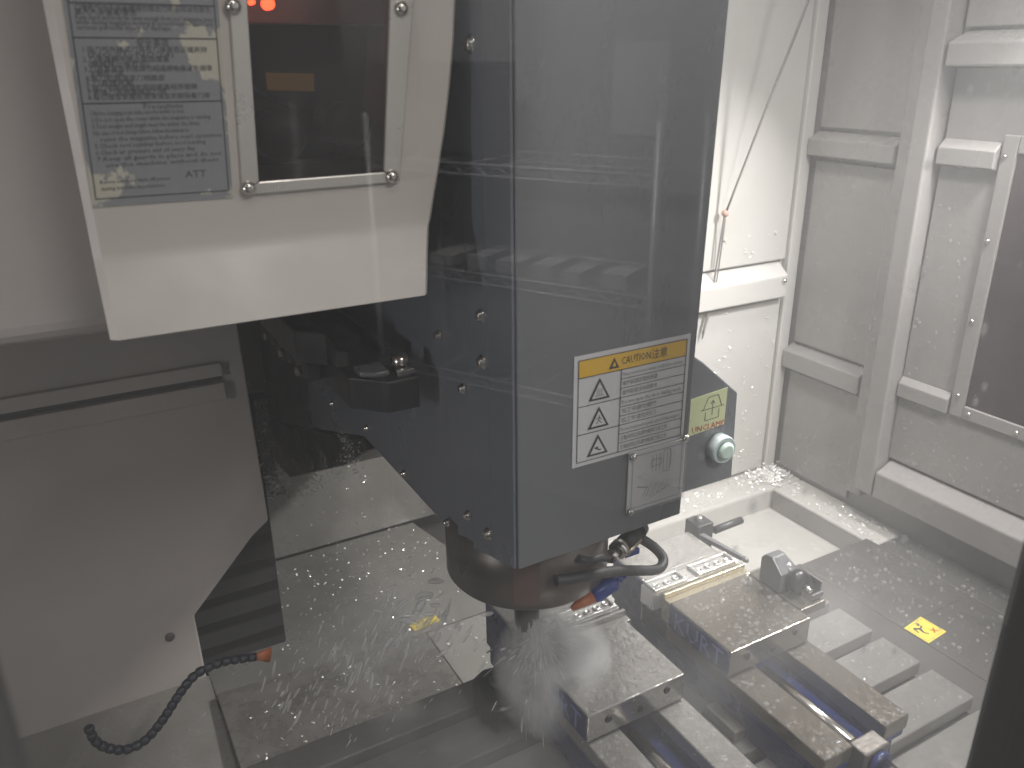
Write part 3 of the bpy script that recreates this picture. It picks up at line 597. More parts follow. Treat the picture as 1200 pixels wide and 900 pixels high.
# ================================================================== VISES
def make_vise(label, group):
    v = thing('machine_vise', label, 'vise', (0.768, 0.69, 0.0), group)
    MB().box(0.694, 0.841, 0.485, 0.905, 0.0005, 0.040).build('vise_bed', M['blue'], v, 0.003)
    MB().prism([(0.6935, 0.475), (0.738, 0.475), (0.738, 0.764), (0.6935, 0.764)], 2, 0.041, 0.052).build('bed_side', M['blue'], v, 0.001)
    MB().prism([(0.801, 0.475), (0.842, 0.475), (0.842, 0.764), (0.801, 0.764)], 2, 0.041, 0.052).build('bed_side', M['blue'], v, 0.001)
    MB().box(0.690, 0.7395, 0.473, 0.770, 0.0525, 0.075).build('rail', M['steel'], v, 0.0018)
    MB().box(0.800, 0.845, 0.473, 0.770, 0.0525, 0.075).build('rail', M['steel'], v, 0.0018)
    j = MB().box(0.689, 0.841, 0.637, 0.764, 0.0765, 0.118).build('movable_jaw', M['steel'], v, 0.0018)
    MB().box(0.6878, 0.6888, 0.640, 0.762, 0.078, 0.1155).build('side_paint', M['blue'], j)
    MB().text('KURT', (0.6874, 0.752, 0.083), (0, -1, 0), (0, 0, 1), 0.041, width=0.100).build('lettering', M['bluelet'], j)
    for x, z in ((0.720, 0.100), (0.812, 0.104), (0.770, 0.093)):
        MB().lathe((x, 0.6372, z), [(0.005, 0.0), (0.005, -0.0015), (0.003, -0.002)], 14, 'y').build('jaw_screw', M['black'], j)
    MB().box(0.691, 0.851, 0.765, 0.778, 0.0765, 0.1145).build('jaw_plate', M['brass'], v, 0.0012)
    MB().box(0.691, 0.851, 0.7785, 0.784, 0.0765, 0.122).build('jaw_step', M['brass'], v, 0.0008)
    MB().box(0.691, 0.845, 0.8145, 0.829, 0.0765, 0.1205).build('jaw_plate', M['steel_l'], v, 0.0012)
    MB().box(0.690, 0.845, 0.8295, 0.905, 0.0405, 0.1175).build('fixed_jaw', M['steel_l'], v, 0.003)
    MB().box(0.6885, 0.6895, 0.832, 0.903, 0.042, 0.115).build('side_paint', M['blue'], v)
    MB().cone((0.760, 0.478, 0.055), (0.760, 0.640, 0.055), 0.0095, 0.0095, 20).build('screw_rod', M['chrome'], v)
    n = MB().box(0.742, 0.786, 0.455, 0.482, 0.026, 0.0725).build('screw_block', M['castside'], v, 0.003)
    MB().cone((0.7625, 0.455, 0.055), (0.7625, 0.360, 0.050), 0.0115, 0.0105, 6).build('hex_shaft', M['chrome'], v)
    MB().cone((0.7625, 0.453, 0.055), (0.7625, 0.446, 0.0548), 0.017, 0.017, 20).build('collar', M['blue'], v)
    for sx in (0.674, 0.846):
        MB().box(sx, sx+0.020, 0.60, 0.66, 0.0006, 0.018).build('clamp_ear', M['castside'], v, 0.003)
    return v
vr = make_vise('right steel vise with blue sides holding the brightly lit plate', 'steel vises bolted on the table')
vl = copy_tree(vr); vl.location = (0.768-0.2315, 0.69, 0.0)
vl['label'] = 'left steel vise under the spindle tool, splashed by the coolant jet'

for ch in vl.children:
    if ch.name.split('.')[0] in ('movable_jaw', 'rail', 'jaw_plate', 'jaw_step'):
        ch.material_slots[0].link = 'OBJECT'; ch.material_slots[0].material = M['steel_l']
# ---- workpieces clamped in the vises
def workpiece(x0, x1, y0, y1, zt, label, frames):
    w = thing('workpiece', label, 'workpiece', ((x0+x1)/2, (y0+y1)/2, 0.09), 'machined parts clamped in the vises')
    MB().box(x0, x1, y0, y1, 0.095, zt-0.004).build('plate', M['alu'], w, 0.001)
    r = 0.0022
    for (a, b) in frames:
        fm = MB(); pts = [(a, y0+0.002), (b, y0+0.002), (b, y1-0.002), (a, y1-0.002)]
        for i in range(4):
            p, q = pts[i], pts[(i+1) % 4]
            xa, xb = min(p[0], q[0]), max(p[0], q[0]); ya, yb = min(p[1], q[1]), max(p[1], q[1])
            if i % 2: fm.box(xa-r, xb+r, ya+r*1.01, yb-r*1.01, zt-0.0038, zt+0.001)
            else: fm.box(xa-r, xb+r, ya-r, yb+r, zt-0.0038, zt+0.001)
        fm.build('pocket_rim', M['alu'], w, 0.0008)
        k = max(2, int((b-a)/0.016))
        for i in range(k):
            cx = a+(b-a)*(i+0.5)/k
            MB().lathe((cx, (y0+y1)/2+random.uniform(-.003, .003), zt-0.0042), [(0.0055, 0), (0.0055, 0.0025), (0.0035, 0.003), (0.003, 0.001)], 14).build('boss', M['alu'], w)
    return w
workpiece(0.674, 0.843, 0.785, 0.8135, 0.129, 'long bright plate with pockets clamped in the right vise', [(0.680, 0.738), (0.764, 0.838)])
workpiece(0.470, 0.613, 0.785, 0.8135, 0.129, 'shorter plate with pockets clamped in the left vise near the tool', [(0.476, 0.516), (0.524, 0.607)])

# ---- work stop with round knob on the right vise
ws = thing('work_stop', 'grey work stop with a round knob on the corner of the right vise', 'work stop', (0.868, 0.71, 0.104))
MB().box(0.8425, 0.893, 0.655, 0.762, 0.104, 0.1185).build('base_plate', M['steel'], ws, 0.0015)
MB().prism([(0.699, 0.119), (0.741, 0.119), (0.741, 0.160), (0.733, 0.169), (0.720, 0.170), (0.699, 0.150)], 0, 0.8425, 0.870).build('upright_block', M['grey'], ws, 0.002)
MB().cone((0.866, 0.728, 0.152), (0.868, 0.695, 0.141), 0.015, 0.012, 24).build('neck', M['grey'], ws)
MB().lathe((0.868, 0.690, 0.1385), [(0.006, -0.012), (0.014, -0.010), (0.0175, -0.006), (0.0185, 0.0), (0.0175, 0.006)], 28, 'y').build('knob', M['black'], ws)
MB().cone((0.868, 0.678, 0.1375), (0.868, 0.664, 0.1365), 0.004, 0.004, 12).build('knob_pin', M['chrome'], ws)
MB().box(0.887, 0.890, 0.664, 0.690, 0.119, 0.146).build('stop_bracket', M['grey'], ws, 0.0006)
MB().box(0.868, 0.8905, 0.660, 0.6635, 0.122, 0.131).build('stop_bracket', M['grey'], ws, 0.0006)

# ---- rod stop behind the right vise
rs = thing('rod_stop', 'dark rod stop with horizontal rod behind the right vise', 'work stop', (0.87, 0.9, 0.06))
MB().box(0.850, 0.884, 0.886, 0.920, 0.046, 0.132).build('clamp_block', M['black'], rs, 0.002)
MB().cone((0.884, 0.884, 0.117), (0.945, 0.884, 0.119), 0.0065, 0.0065, 16).build('rod', M['black'], rs)
MB().lathe((0.866, 0.903, 0.132), [(0.007, 0), (0.007, 0.007), (0.004, 0.009)], 12).build('set_screw', M['chrome'], rs)
MB().slab([(0.850, 0.884, 0.112), (0.860, 0.884, 0.112), (0.870, 0.800, 0.112), (0.863, 0.800, 0.112)], (0, 0, 0.008)).build('stop_arm', M['grey'], rs, 0.001)
MB().blob((0.8665, 0.794, 0.117), (Vector((.005, 0, 0)), Vector((0, .008, 0)), Vector((0, 0, .005))), 12, 8).build('stop_tip', M['grey'], rs)

# ---- dark clamp beside the left vise
tcm = thing('table_clamp', 'dark rounded clamp on the table left of the left vise', 'clamp', (0.42, 0.80, 0.0))
MB().prism([(0.395, 0.80), (0.402, 0.845), (0.425, 0.855), (0.455, 0.85), (0.455, 0.76), (0.402, 0.77)], 2, 0.0008, 0.045).build('clamp_bar', M['black'], tcm, 0.008, seg=3)
MB().lathe((0.425, 0.815, 0.0455), [(0.011, 0), (0.011, 0.006), (0.007, 0.008)], 6).build('clamp_nut', M['black'], tcm)

# ================================================================== COOLANT HOSES
hb = thing('coolant_hose', 'blue grey jointed coolant hose with orange nozzle at lower left', 'hose', (0.0, 1.0, -0.02))
hp = [Vector(p) for p in ((-0.078, 1.0, 0.055), (-0.074, 1.0, 0.028), (-0.059, 1.0, 0.008), (-0.040, 1.0, -0.002), (-0.018, 1.0, 0.002), (0.007, 1.0, 0.024), (0.038, 1.0, 0.062), (0.063, 1.0, 0.083), (0.097, 1.0, 0.087), (0.130, 1.0, 0.080))]
def resample(pts, n):
    P = [pts[0]*2-pts[1]]+pts+[pts[-1]*2-pts[-2]]; fine_ = []
    for i in range(1, len(P)-2):
        for k in range(20):
            t = k/20; a, b, c, d = P[i-1], P[i], P[i+1], P[i+2]
            fine_.append(0.5*((2*b)+(c-a)*t+(2*a-5*b+4*c-d)*t*t+(3*b-a-3*c+d)*t**3))
    fine_.append(pts[-1]); L = [0]
    for a, b in zip(fine_, fine_[1:]): L.append(L[-1]+(b-a).length)
    out = []; j = 0
    for i in range(n):
        s = L[-1]*i/(n-1)
        while j < len(L)-2 and L[j+1] < s: j += 1
        f = (s-L[j])/max(1e-9, L[j+1]-L[j]); out.append(fine_[j].lerp(fine_[j+1], min(1, f)))
    return out
def segmented(root, pts, n, r, m):
    q = resample(pts, n+1)
    me0 = None
    for i in range(n):
        c = (q[i]+q[i+1])/2; d = (q[i+1]-q[i]); l = d.length
        if me0 is None:
            o = MB().lathe((0, 0, 0), [(r*0.72, -l*0.55), (r*0.95, -l*0.42), (r, -l*0.1), (r*0.86, l*0.25), (r*0.62, l*0.5)], 14).build('hose_segment', m)
            me0 = o.data
        else:
            o = bpy.data.objects.new('hose_segment', me0); COL.objects.link(o)
        o.parent = root; o.location = c-Vector(root['_base']); o.rotation_euler = d.to_track_quat('Z', 'Y').to_euler()
segmented(hb, hp, 24, 0.0066, M['hose'])
def flare(root, p0, p1, r0, w1, t1, m, name='nozzle_tip'):
    p0, p1 = Vector(p0), Vector(p1); ax = (p1-p0).normalized(); side = Vector((0, 0, 1)).cross(ax).normalized(); upv = ax.cross(side)
    mb = MB(); A = []; B = []
    for i in range(16):
        t = 2*PI*i/16
        A.append(mb.bm.verts.new(p0+side*math.cos(t)*r0+upv*math.sin(t)*r0)); B.append(mb.bm.verts.new(p1+side*math.cos(t)*t1+upv*math.sin(t)*w1))
    for i in range(16): mb.bm.faces.new((A[i], A[(i+1) % 16], B[(i+1) % 16], B[i])).smooth = True
    mb.bm.faces.new(A[::-1]); mb.bm.faces.new(B)
    return mb.build(name, m, root)
MB().cone((0.130, 1.0, 0.080), (0.140, 1.0, 0.0775), 0.006, 0.006, 14).build('nozzle_neck', M['hose'], hb)
flare(hb, (0.139, 1.0, 0.078), (0.160, 1.0, 0.073), 0.0045, 0.0125, 0.005, M['orange'])

cn = thing('coolant_nozzle', 'black hoses and blue nozzle with orange tip at right of spindle nose', 'coolant nozzle', (0.55, 0.72, 0.25))
MB().tube([(0.428, 0.668, 0.306), (0.452, 0.664, 0.303), (0.472, 0.665, 0.299), (0.523, 0.680, 0.279), (0.598, 0.700, 0.243), (0.620, 0.708, 0.238), (0.628, 0.717, 0.243), (0.622, 0.728, 0.254), (0.606, 0.738, 0.268)], 0.0068, 12, 8).build('hose', M['rubber'], cn)
MB().tube([(0.466, 0.680, 0.316), (0.478, 0.684, 0.307), (0.492, 0.689, 0.3005), (0.508, 0.695, 0.295), (0.524, 0.705, 0.284), (0.540, 0.718, 0.271)], 0.005, 10, 6).build('thin_hose', M['rubber'], cn)
MB().cone((0.540, 0.718, 0.270), (0.556, 0.723, 0.272), 0.0085, 0.0085, 6).build('hose_nut', M['chrome'], cn)
MB().cone((0.556, 0.723, 0.272), (0.566, 0.727, 0.274), 0.0125, 0.0125, 20).build('valve_ring', M['chrome'], cn)
MB().cone((0.566, 0.727, 0.274), (0.603, 0.742, 0.279), 0.0115, 0.0115, 20).build('valve_body', M['black'], cn)
MB().cone((0.568, 0.718, 0.268), (0.599, 0.731, 0.272), 0.004, 0.004, 10).build('valve_strip', M['brass'], cn)
MB().box(0.572, 0.596, 0.725, 0.737, 0.254, 0.263).build('valve_base', M['hoseblue'], cn, 0.002)
MB().cone((0.603, 0.742, 0.279), (0.612, 0.746, 0.281), 0.013, 0.012, 20).build('valve_cap', M['rubber'], cn)
segmented(cn, [Vector((0.556, 0.708, 0.250)), Vector((0.545, 0.704, 0.2495)), Vector((0.536, 0.700, 0.2480))], 2, 0.0085, M['hoseblue'])
nb = MB().lathe((0, 0, 0), [(0.0075, 0.022), (0.0115, 0.018), (0.0125, 0.006), (0.0125, -0.010), (0.0105, -0.017), (0.009, -0.019)], 20).build('nozzle_body', M['hoseblue'], cn)
nd = Vector((0.472, 0.70, 0.229))-Vector((0.539, 0.70, 0.249)); nb.location = Vector((0.5185, 0.70, 0.2435))-Vector((0.55, 0.72, 0.25)); nb.rotation_euler = (-nd).to_track_quat('Z', 'Y').to_euler()
MB().cone((0.5015, 0.700, 0.2385), (0.473, 0.700, 0.2295), 0.0105, 0.0035, 20).build('nozzle_tip', M['orange'], cn)

# ================================================================== CORD, STICKERS
cd = thing('hanging_cord', 'thin grey cord hanging down in front of the white back wall', 'cord', (1.226, 1.28, 0.37))
MB().tube([(1.31, 1.05, 1.40), (1.262, 1.15, 0.975), (1.248, 1.21, 0.79), (1.227, 1.279, 0.565)], 0.0023, 8, 6).build('strand', M['cable'], cd)
MB().tube([(1.318, 1.05, 1.40), (1.267, 1.152, 0.975), (1.252, 1.212, 0.79), (1.2285, 1.280, 0.565)], 0.0016, 8, 6).build('strand', M['cable'], cd)
MB().tube([(1.226, 1.281, 0.562), (1.222, 1.287, 0.47), (1.216, 1.289, 0.385), (1.20, 1.290, 0.30)], 0.0022, 8, 6).build('strand', M['cable'], cd)
MB().tube([(1.2285, 1.281, 0.562), (1.229, 1.287, 0.47), (1.222, 1.289, 0.385), (1.20, 1.291, 0.29)], 0.0016, 8, 6).build('strand', M['cable'], cd)
MB().lathe((1.2265, 1.281, 0.562), [(0.003, -0.007), (0.007, -0.004), (0.0075, 0.0), (0.007, 0.004), (0.003, 0.007)], 16).build('knot', M['knot'], cd)

ys = thing('warning_sticker', 'yellow warning sticker with black figure on the steel sheets at right', 'sticker', (1.23, 0.695, -0.0955))
zS = -0.0955
MB().slab([(1.203, 0.716, zS), (1.258, 0.722, zS), (1.260, 0.672, zS), (1.205, 0.668, zS)], (0, 0, 0.0008)).build('sticker_sheet', M['stickyel'], ys)
d = MB(); up_ = (0, 0, 1); zz = zS+0.0012
for a, b in (((1.207, 0.712), (1.255, 0.717)), ((1.255, 0.717), (1.257, 0.676)), ((1.257, 0.676), (1.209, 0.672)), ((1.209, 0.672), (1.207, 0.712))): d.line((*a, zz), (*b, zz), 0.0007, up_)
d.build('border', M['inkgrey'], ys)
d = MB()
for a, b, w in (((1.216, 0.706), (1.226, 0.700), .005), ((1.226, 0.700), (1.222, 0.690), .004), ((1.226, 0.700), (1.236, 0.704), .003), ((1.216, 0.706), (1.214, 0.694), .003), ((1.230, 0.707), (1.236, 0.712), .005), ((1.222, 0.690), (1.228, 0.684), .003)):
    d.line((*a, zz), (*b, zz), w, up_)
d.build('figure', M['ink'], ys)
d = MB()
d.line((1.238, 0.690, zz), (1.250, 0.680, zz), .0025, up_); d.line((1.239, 0.680, zz), (1.249, 0.691, zz), .0025, up_)
d.build('cross_mark', M['red'], ys)
y2 = tag(MB().slab([(0.468, 1.262, -0.1745), (0.526, 1.264, -0.175), (0.524, 1.236, -0.169), (0.468, 1.232, -0.1682)], (0, 0, 0.0012)).build('warning_sticker', M['stickyel']), 'small yellow sticker on the chute plate behind the table', 'sticker')
for v in y2.data.vertices: v.co.z += 0.0035
struct(MB().box(0.44, 0.62, 1.2035, 1.2095, -0.163, -0.157).build('chute_edge', M['chrome'], None, 0.001))

# ================================================================== DOOR WINDOW (looked through)
dw = thing('door_window', 'door window pane in a dark grey frame, looked through', 'window', (0.2, 0.2, 0.4))
MB().box(0.4955, 0.62, 0.188, 0.232, -0.45, 1.75).build('door_stile', M['gasket'], dw, 0.004)
MB().box(-0.16, -0.0345, 0.188, 0.232, -0.45, 1.75).build('door_stile', M['gasket'], dw, 0.004)
MB().box(-0.0335, 0.4945, 0.2085, 0.2125, -0.40, 1.20).build('window_pane', M['doorglass'], dw)
# wet beads on the inside of the pane
bd = MB(); rr = random.Random(3)
spots = [(905, 148), (907, 258), (980, 340), (1035, 115), (1160, 22), (1180, 15), (1147, 100), (1198, 115), (1110, 105), (705, 650), (715, 640)]
for i in range(32):
    x = rr.uniform(0.20, 0.40); z = rr.uniform(0.55, 0.95)
    if rr.random() < 0.45: x = rr.uniform(0.29, 0.40); z = rr.uniform(0.74, 0.92)
    r = rr.uniform(0.0009, 0.0028)
    bd.blob((x, 0.2130, z), (Vector((r, 0, 0)), Vector((0, r*0.5, 0)), Vector((0, 0, r*rr.uniform(0.9, 1.5)))), 10, 6)
tag(bd.build('window_droplets', M['panebead']), 'scattered water beads on the inside of the door pane', None, None, 'stuff')

# ================================================================== WORKSHOP BEHIND THE CAMERA (seen mirrored in the pane)
E_ = Vector((-0.477, -0.879, 0)); N_ = Vector((0.879, -0.477, 0)); P_ = Vector((1.626, -1.583, 0))
def rp(a, n, z): return P_+E_*a+N_*n+Vector((0, 0, z))
M['roomwall'] = mat('workshop_wall_paint', (0.44, 0.44, 0.45), 0.7, dirt=(0.34, 0.34, 0.35), dirt_scale=1.2, dirt_amt=0.8)
M['roomdark'] = mat('workshop_dark', (0.10, 0.10, 0.105), 0.7)
M['cardboard'] = mat('white_carton', (0.62, 0.61, 0.60), 0.6)
rwl = struct(MB().slab([rp(-3.0, 0.55, -1.0), rp(1.32, 0.55, -1.0), rp(1.32, 0.55, 2.5), rp(-3.0, 0.55, 2.5)], N_*0.05).build('workshop_wall', M['roomwall']))
rk = thing('wire_rack', 'chrome wire rack with white cartons mirrored faintly in the window pane', 'rack', tuple(rp(0, 0, 0)))
M['rackwire'] = mat('pale_rack_wire', (0.66, 0.66, 0.67), 0.35, metal=0.2)
for a, n in ((0, 0), (1.15, 0), (0, 0.42), (1.15, 0.42)):
    MB().cone(rp(a, n, -0.95), rp(a, n, 0.69), 0.0125, 0.0125, 12).build('post', M['rackwire'], rk)
for z in (0.532, 0.15, -0.25):
    for n in (0, 0.42):
        MB().tube([rp(0, n, z), rp(1.15, n, z)], 0.0055, 8, 1).build('shelf_wire', M['rackwire'], rk)
        MB().tube([rp(0, n, z-0.036), rp(1.15, n, z-0.036)], 0.0055, 8, 1).build('shelf_wire', M['rackwire'], rk)
        MB().tube([rp(1.15*i/24, n, z-0.003-(0.030 if i % 2 else 0)) for i in range(25)], 0.004, 6, 1).build('truss_wire', M['rackwire'], rk)
    for i in range(1, 8):
        MB().tube([rp(1.15*i/8, 0, z), rp(1.15*i/8, 0.42, z)], 0.003, 6, 1).build('shelf_wire', M['rackwire'], rk)
for i, (a, w, h) in enumerate(((0.10, 0.09, 0.05), (0.27, 0.07, 0.04), (0.38, 0.08, 0.05), (0.52, 0.09, 0.045), (0.66, 0.07, 0.05), (0.80, 0.10, 0.04))):
    q = rp(a, 0.03, 0.155); mb = MB(); mb.slab([q, q+E_*w, q+E_*w+N_*0.2, q+N_*0.2], (0, 0, h))
    tag(mb.build('carton', M['cardboard']), ['first', 'second', 'third', 'fourth', 'fifth', 'sixth'][i]+' white carton from the near post of the wire rack', 'carton', 'cartons on the wire rack')
tag(MB().slab([rp(0.20, 0.545, 0.60), rp(0.42, 0.545, 0.60), rp(0.42, 0.545, 0.92), rp(0.20, 0.545, 0.92)], N_*0.004).build('poster', M['cardboard']), 'pale sheet on the workshop wall mirrored in the pane', 'poster')
cbn = tag(MB().slab([rp(0.75, 0.10, 0.56), rp(1.5, 0.10, 0.56), rp(1.5, 0.10, 0.86), rp(0.75, 0.10, 0.86)], N_*0.3).build('storage_box', M['roomdark']), 'dark storage box on top of the wire rack, mirrored in the pane', 'box')

# ================================================================== CHIPS, DROPLETS, SPRAY, MIST
def chips(name, label, pts, seed, lo=0.003, hi=0.012, w=0.0012):
    r = random.Random(seed); mb = MB()
    for p in pts:
        l = r.uniform(lo, hi); a = r.uniform(0, 2*PI); e = r.uniform(-0.5, 0.7)
        u = Vector((math.cos(a)*math.cos(e), math.sin(a)*math.cos(e), math.sin(e))); v = u.orthogonal().normalized()*r.uniform(0.6, 1.4)*w
        c = Vector(p); curl = u.cross(v).normalized()*l*r.uniform(0.1, 0.35)
        a0 = [c-u*l/2, c+curl*0.8, c+u*l/2]
        va = [mb.bm.verts.new(q-v) for q in a0]; vb = [mb.bm.verts.new(q+v) for q in a0]
        for k in range(2): mb.bm.faces.new((va[k], va[k+1], vb[k+1], vb[k]))
    o = mb.build(name, M['chip'], None, recalc=False)
    return tag(o, label, None, None, 'stuff')
r = random.Random(11)
pts = [(1.425+r.gauss(0, .030), 1.262+r.gauss(0, .020), -0.094+abs(r.gauss(0, .006))) for _ in range(430)]
pts += [(r.uniform(1.12, 1.46), r.uniform(1.222, 1.295), -0.0945) for _ in range(70)]
pts += [(r.uniform(1.40, 1.465), r.uniform(0.95, 1.25), -0.0945) for _ in range(70)]
pts = [(min(p[0], 1.47), min(p[1], 1.292), p[2]) for p in pts]
chips('chip_pile', 'bright metal chips heaped in the back right corner ledge', pts, 5)
pts = [(r.uniform(1.22, 1.43), YB-0.003, -0.09+0.6*r.random()**1.6) for _ in range(110)]
o = chips('wall_chips', 'small metal chips stuck to the white back wall', pts, 6, 0.003, 0.008, 0.0008)
pts = [(0.262+r.gauss(0, .013), 1.405+r.gauss(0, .012), 0.116+abs(r.gauss(0, .024))) for _ in range(700)]
chips('chip_nest', 'tangled nest of bright chips on a ledge beside the black casting', pts, 8, 0.004, 0.016, 0.0006)
pts = [(0.3575, 1.12+0.6*t, 0.315-0.37*t-r.uniform(0.0, 0.05)) for t in (r.random() for _ in range(130))]
pts += [(0.3575, 1.19+r.gauss(0, .025), 0.268+r.gauss(0, .018)) for _ in range(120)]
pts += [(0.268+r.gauss(0, .006), 1.397, r.uniform(0.13, 0.30)) for _ in range(90)]
chips('casting_chips', 'fine chips clinging to the black casting and post', pts, 9, 0.002, 0.007, 0.0006)
pts = []
for _ in range(260):
    t = r.random(); x = r.uniform(0.26, 0.80); pts.append((x, 1.803+0.057*t-0.003, -0.284+0.734*t))
for _ in range(320):
    t = r.random(); pts.append((r.uniform(0.2, 0.69), 1.203+0.597*t, -0.160-0.127*t+0.002))
for _ in range(160): pts.append((r.uniform(0.12, 0.57), r.uniform(0.90, 1.19), -0.147))
chips('chute_chips', 'sparkling chips scattered over the grey chute plates', pts, 10, 0.002, 0.007, 0.0009)
# droplets standing on wet surfaces
def beads(name, label, items, seed):
    rr = random.Random(seed); mb = MB()
    for (p, n) in items:
        n = Vector(n); a = n.orthogonal().normalized(); b = n.cross(a); s = 0.0010+0.0028*rr.random()**2.5
        mb.blob(p, (a*s*rr.uniform(0.8, 1.5), b*s*rr.uniform(0.8, 1.4), n*s*0.5), 6, 4)
    return tag(mb.build(name, M['drop']), label, None, None, 'stuff')
it = []
for _ in range(300): it.append(((XR-0.0005, r.uniform(1.08, 1.28), -0.08+0.75*r.random()**1.5), (-1, 0, 0)))
for _ in range(420): it.append(((XR-0.0065, r.uniform(0.62, 0.98), 0.07+0.55*r.random()**1.4), (-1, 0, 0)))
for _ in range(160): it.append(((XR-0.0205, r.uniform(1.03, 1.068), 0.0+0.5*r.random()), (-1, 0, 0)))
beads('wall_beads', 'small water beads on the right wall', it, 21)
it = []
for _ in range(420): it.append(((r.uniform(1.21, 1.47), r.uniform(0.55, 0.94), -0.0945), (0, 0, 1)))
for _ in range(260):
    e = r.choice([(0.58, 0.648), (0.666, 0.734), (0.494, 0.562)]); it.append(((r.uniform(0.86, 1.034), r.uniform(e[0]+.003, e[1]-.003), 0.0005), (0, 0, 1)))
for _ in range(220): it.append(((r.uniform(0.693, 0.838), r.uniform(0.64, 0.76), 0.1183), (0, 0, 1)))
for _ in range(300): it.append(((r.uniform(0.460, 0.606), r.uniform(0.64, 0.76), 0.1183), (0, 0, 1)))
for _ in range(240):
    x0 = r.choice([0.692, 0.802, 0.4605, 0.5705]); it.append(((x0+r.uniform(0, 0.04), r.choice([r.uniform(0.475, 0.49), r.uniform(0.475, 0.63), r.uniform(0.61, 0.634)]), 0.0753), (0, 0, 1)))
beads('surface_beads', 'water beads on the sheets, table and vise tops', it, 22)

# flung coolant: elongated drops thrown to the left, and jets falling round the tool
r = random.Random(31)
def streaks(mb, cen, spread, vel, n, l0, l1, w0, w1):
    for _ in range(n):
        p = Vector(cen)+Vector((r.gauss(0, spread[0]), r.gauss(0, spread[1]), r.gauss(0, spread[2])))
        v = (Vector(vel)+Vector((r.gauss(0, .14), r.gauss(0, .14), r.gauss(0, .14)))).normalized()
        l = r.uniform(l0, l1); w = r.uniform(w0, w1); a = v.orthogonal().normalized(); b = v.cross(a)
        mb.blob(p, (a*w, b*w*0.8, v*l), 8, 6)
mb = MB()
streaks(mb, (0.318, 0.80, 0.232), (0.032, 0.03, 0.009), (-1, 0, 0.20), 12, 0.006, 0.016, 0.0016, 0.0036)
streaks(mb, (0.320, 0.82, 0.200), (0.022, 0.03, 0.018), (-0.7, 0, -0.75), 34, 0.005, 0.014, 0.0016, 0.0042)
streaks(mb, (0.300, 0.82, 0.182), (0.040, 0.03, 0.030), (-0.6, 0, -0.8), 40, 0.003, 0.010, 0.0010, 0.0028)
streaks(mb, (0.240, 0.82, 0.165), (0.024, 0.03, 0.018), (-0.35, 0, -0.9), 36, 0.005, 0.015, 0.0014, 0.0034)
streaks(mb, (0.185, 0.82, 0.140), (0.032, 0.03, 0.026), (-0.45, 0, -0.85), 50, 0.003, 0.011, 0.0010, 0.0028)
streaks(mb, (0.26, 0.80, 0.150), (0.090, 0.05, 0.050), (-0.5, 0, -0.8), 110, 0.0015, 0.006, 0.0005, 0.0014)
tag(mb.build('flung_coolant', M['foam']), 'white coolant drops flung to the left of the tool', None, None, 'stuff')
mb = MB(); c0 = Vector((0.462, 0.772, 0.160))
for _ in range(620):
    a_ = r.gauss(-0.9, 1.1); out = abs(r.gauss(0, .45))
    vel = Vector((math.cos(a_)*out, math.sin(a_)*out, -1.0)).normalized()
    q = r.random()**1.4
    p = c0+vel*(0.004+0.13*q)+Vector((r.gauss(0, .006), r.gauss(0, .006), r.gauss(0, .010)))
    l = r.uniform(0.004, 0.016); w = r.uniform(0.0004, 0.0016)
    a = vel.orthogonal().normalized(); b = vel.cross(a)
    mb.blob(p, (a*w, b*w, vel*l), 6, 4)
for _ in range(420):
    vel = Vector((r.gauss(0.10, .75), r.gauss(-0.55, .45), r.gauss(-0.65, .35))).normalized()
    p = Vector((0.466, 0.764, 0.148))+vel*(0.006+0.055*r.random()**1.3)
    l = r.uniform(0.003, 0.011); w = r.uniform(0.0005, 0.0018); a = vel.orthogonal().normalized(); b = vel.cross(a)
    mb.blob(p, (a*w, b*w, vel*l), 6, 4)
for k in range(5):
    x = 0.436+0.012*k; mb.cone((x, 0.75, 0.13), (x-0.004, 0.742, 0.004), 0.0016, 0.0010, 8)
M['burst'] = water_mat('dense_white_coolant', 0.85)
tag(mb.build('coolant_spray', M['burst']), 'white coolant spraying round the cutting tool', None, None, 'stuff')
# thin puddles with rounded rims lying on the table strips
mb = MB()
for cx, cy, rx, ry in ((0.985, 0.690, 0.040, 0.018), (0.965, 0.608, 0.045, 0.024), (0.995, 0.525, 0.035, 0.022), (0.905, 0.600, 0.025, 0.016), (0.930, 0.530, 0.03, 0.02)):
    n = 26; ph = r.uniform(0, 6)
    k = [1+0.22*math.sin(2*2*PI*i/n+ph)+0.14*math.sin(5*2*PI*i/n+ph*2) for i in range(n)]
    R0 = [mb.bm.verts.new((cx+rx*k[i]*math.cos(2*PI*i/n), cy+ry*k[i]*math.sin(2*PI*i/n), 0.0003)) for i in range(n)]
    R1 = [mb.bm.verts.new((cx+rx*k[i]*0.97*math.cos(2*PI*i/n), cy+ry*k[i]*0.95*math.sin(2*PI*i/n), 0.0016)) for i in range(n)]
    R2 = [mb.bm.verts.new((cx+rx*k[i]*0.90*math.cos(2*PI*i/n), cy+ry*k[i]*0.88*math.sin(2*PI*i/n), 0.0018)) for i in range(n)]
    for A, B in ((R0, R1), (R1, R2)):
        for i in range(n): mb.bm.faces.new((A[i], A[(i+1) % n], B[(i+1) % n], B[i])).smooth = True
    mb.bm.faces.new(R2).smooth = True
tag(mb.build('water_puddles', M['film'], recalc=True), 'thin puddles of coolant on the table strips', None, None, 'stuff')

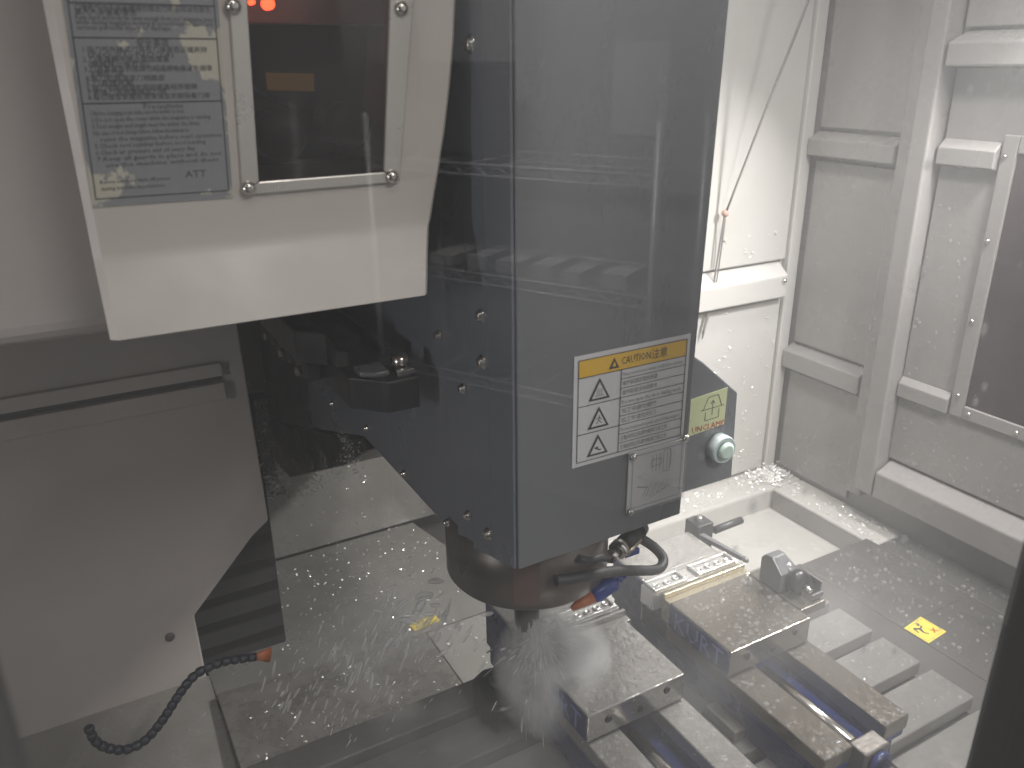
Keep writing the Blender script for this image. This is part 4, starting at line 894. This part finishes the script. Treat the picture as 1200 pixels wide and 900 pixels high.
def mist(name, label, loc, size, dens, nscale):
    m = bpy.data.materials.new(name); m.use_nodes = True; nt = m.node_tree; nt.nodes.clear()
    o = nt.nodes.new('ShaderNodeOutputMaterial'); v = nt.nodes.new('ShaderNodeVolumePrincipled')
    v.inputs['Color'].default_value = (0.99, 0.99, 0.99, 1); v.inputs['Anisotropy'].default_value = 0.0
    tc = nt.nodes.new('ShaderNodeTexCoord'); g = nt.nodes.new('ShaderNodeTexGradient'); g.gradient_type = 'SPHERICAL'
    nt.links.new(tc.outputs['Object'], g.inputs[0])
    n = nt.nodes.new('ShaderNodeTexNoise'); n.inputs['Scale'].default_value = nscale; n.inputs['Detail'].default_value = 3
    nt.links.new(tc.outputs['Object'], n.inputs['Vector'])
    r1 = nt.nodes.new('ShaderNodeMapRange'); r1.inputs[1].default_value = 0.35; r1.inputs[2].default_value = 0.72; nt.links.new(n.outputs['Fac'], r1.inputs[0])
    mu = nt.nodes.new('ShaderNodeMath'); mu.operation = 'MULTIPLY'; nt.links.new(g.outputs['Fac'], mu.inputs[0]); nt.links.new(r1.outputs[0], mu.inputs[1])
    m2 = nt.nodes.new('ShaderNodeMath'); m2.operation = 'MULTIPLY'; nt.links.new(mu.outputs[0], m2.inputs[0]); m2.inputs[1].default_value = dens
    nt.links.new(m2.outputs[0], v.inputs['Density']); nt.links.new(v.outputs[0], o.inputs['Volume'])
    mb = MB(); mb.blob((0, 0, 0), (Vector((1, 0, 0)), Vector((0, 1, 0)), Vector((0, 0, 1))), 20, 12)
    ob = mb.build(name, m); ob.location = loc; ob.scale = size
    return tag(ob, label, None, None, 'stuff')
mist('spray_mist', 'dense white mist round the cutting tool', (0.474, 0.742, 0.105), (0.085, 0.080, 0.100), 170, 2.0)
mist('table_mist', 'thin white mist drifting over the table and vises', (0.68, 0.66, 0.12), (0.44, 0.34, 0.26), 2.0, 3.0)
mist('spray_mist', 'faint mist among the drops flung left of the tool', (0.275, 0.82, 0.175), (0.13, 0.07, 0.085), 16, 2.6)
mist('table_mist', 'thin white mist low over the left end of the table', (0.28, 0.70, 0.04), (0.22, 0.16, 0.10), 6.0, 3.0)

# ================================================================== AIR
hz_m = bpy.data.materials.new('haze'); hz_m.use_nodes = True; nt = hz_m.node_tree; nt.nodes.clear()
o_ = nt.nodes.new('ShaderNodeOutputMaterial'); v_ = nt.nodes.new('ShaderNodeVolumePrincipled')
v_.inputs['Color'].default_value = (0.92, 0.92, 0.92, 1); v_.inputs['Density'].default_value = 0.07; v_.inputs['Anisotropy'].default_value = 0.15
nt.links.new(v_.outputs[0], o_.inputs['Volume'])
tag(MB().box(-2.5, 5.0, -4.6, 2.6, -1.5, 2.6).build('haze', hz_m), 'thin coolant haze filling the air', None, None, 'stuff')

for o in bpy.data.objects:
    if '_base' in o: del o['_base']
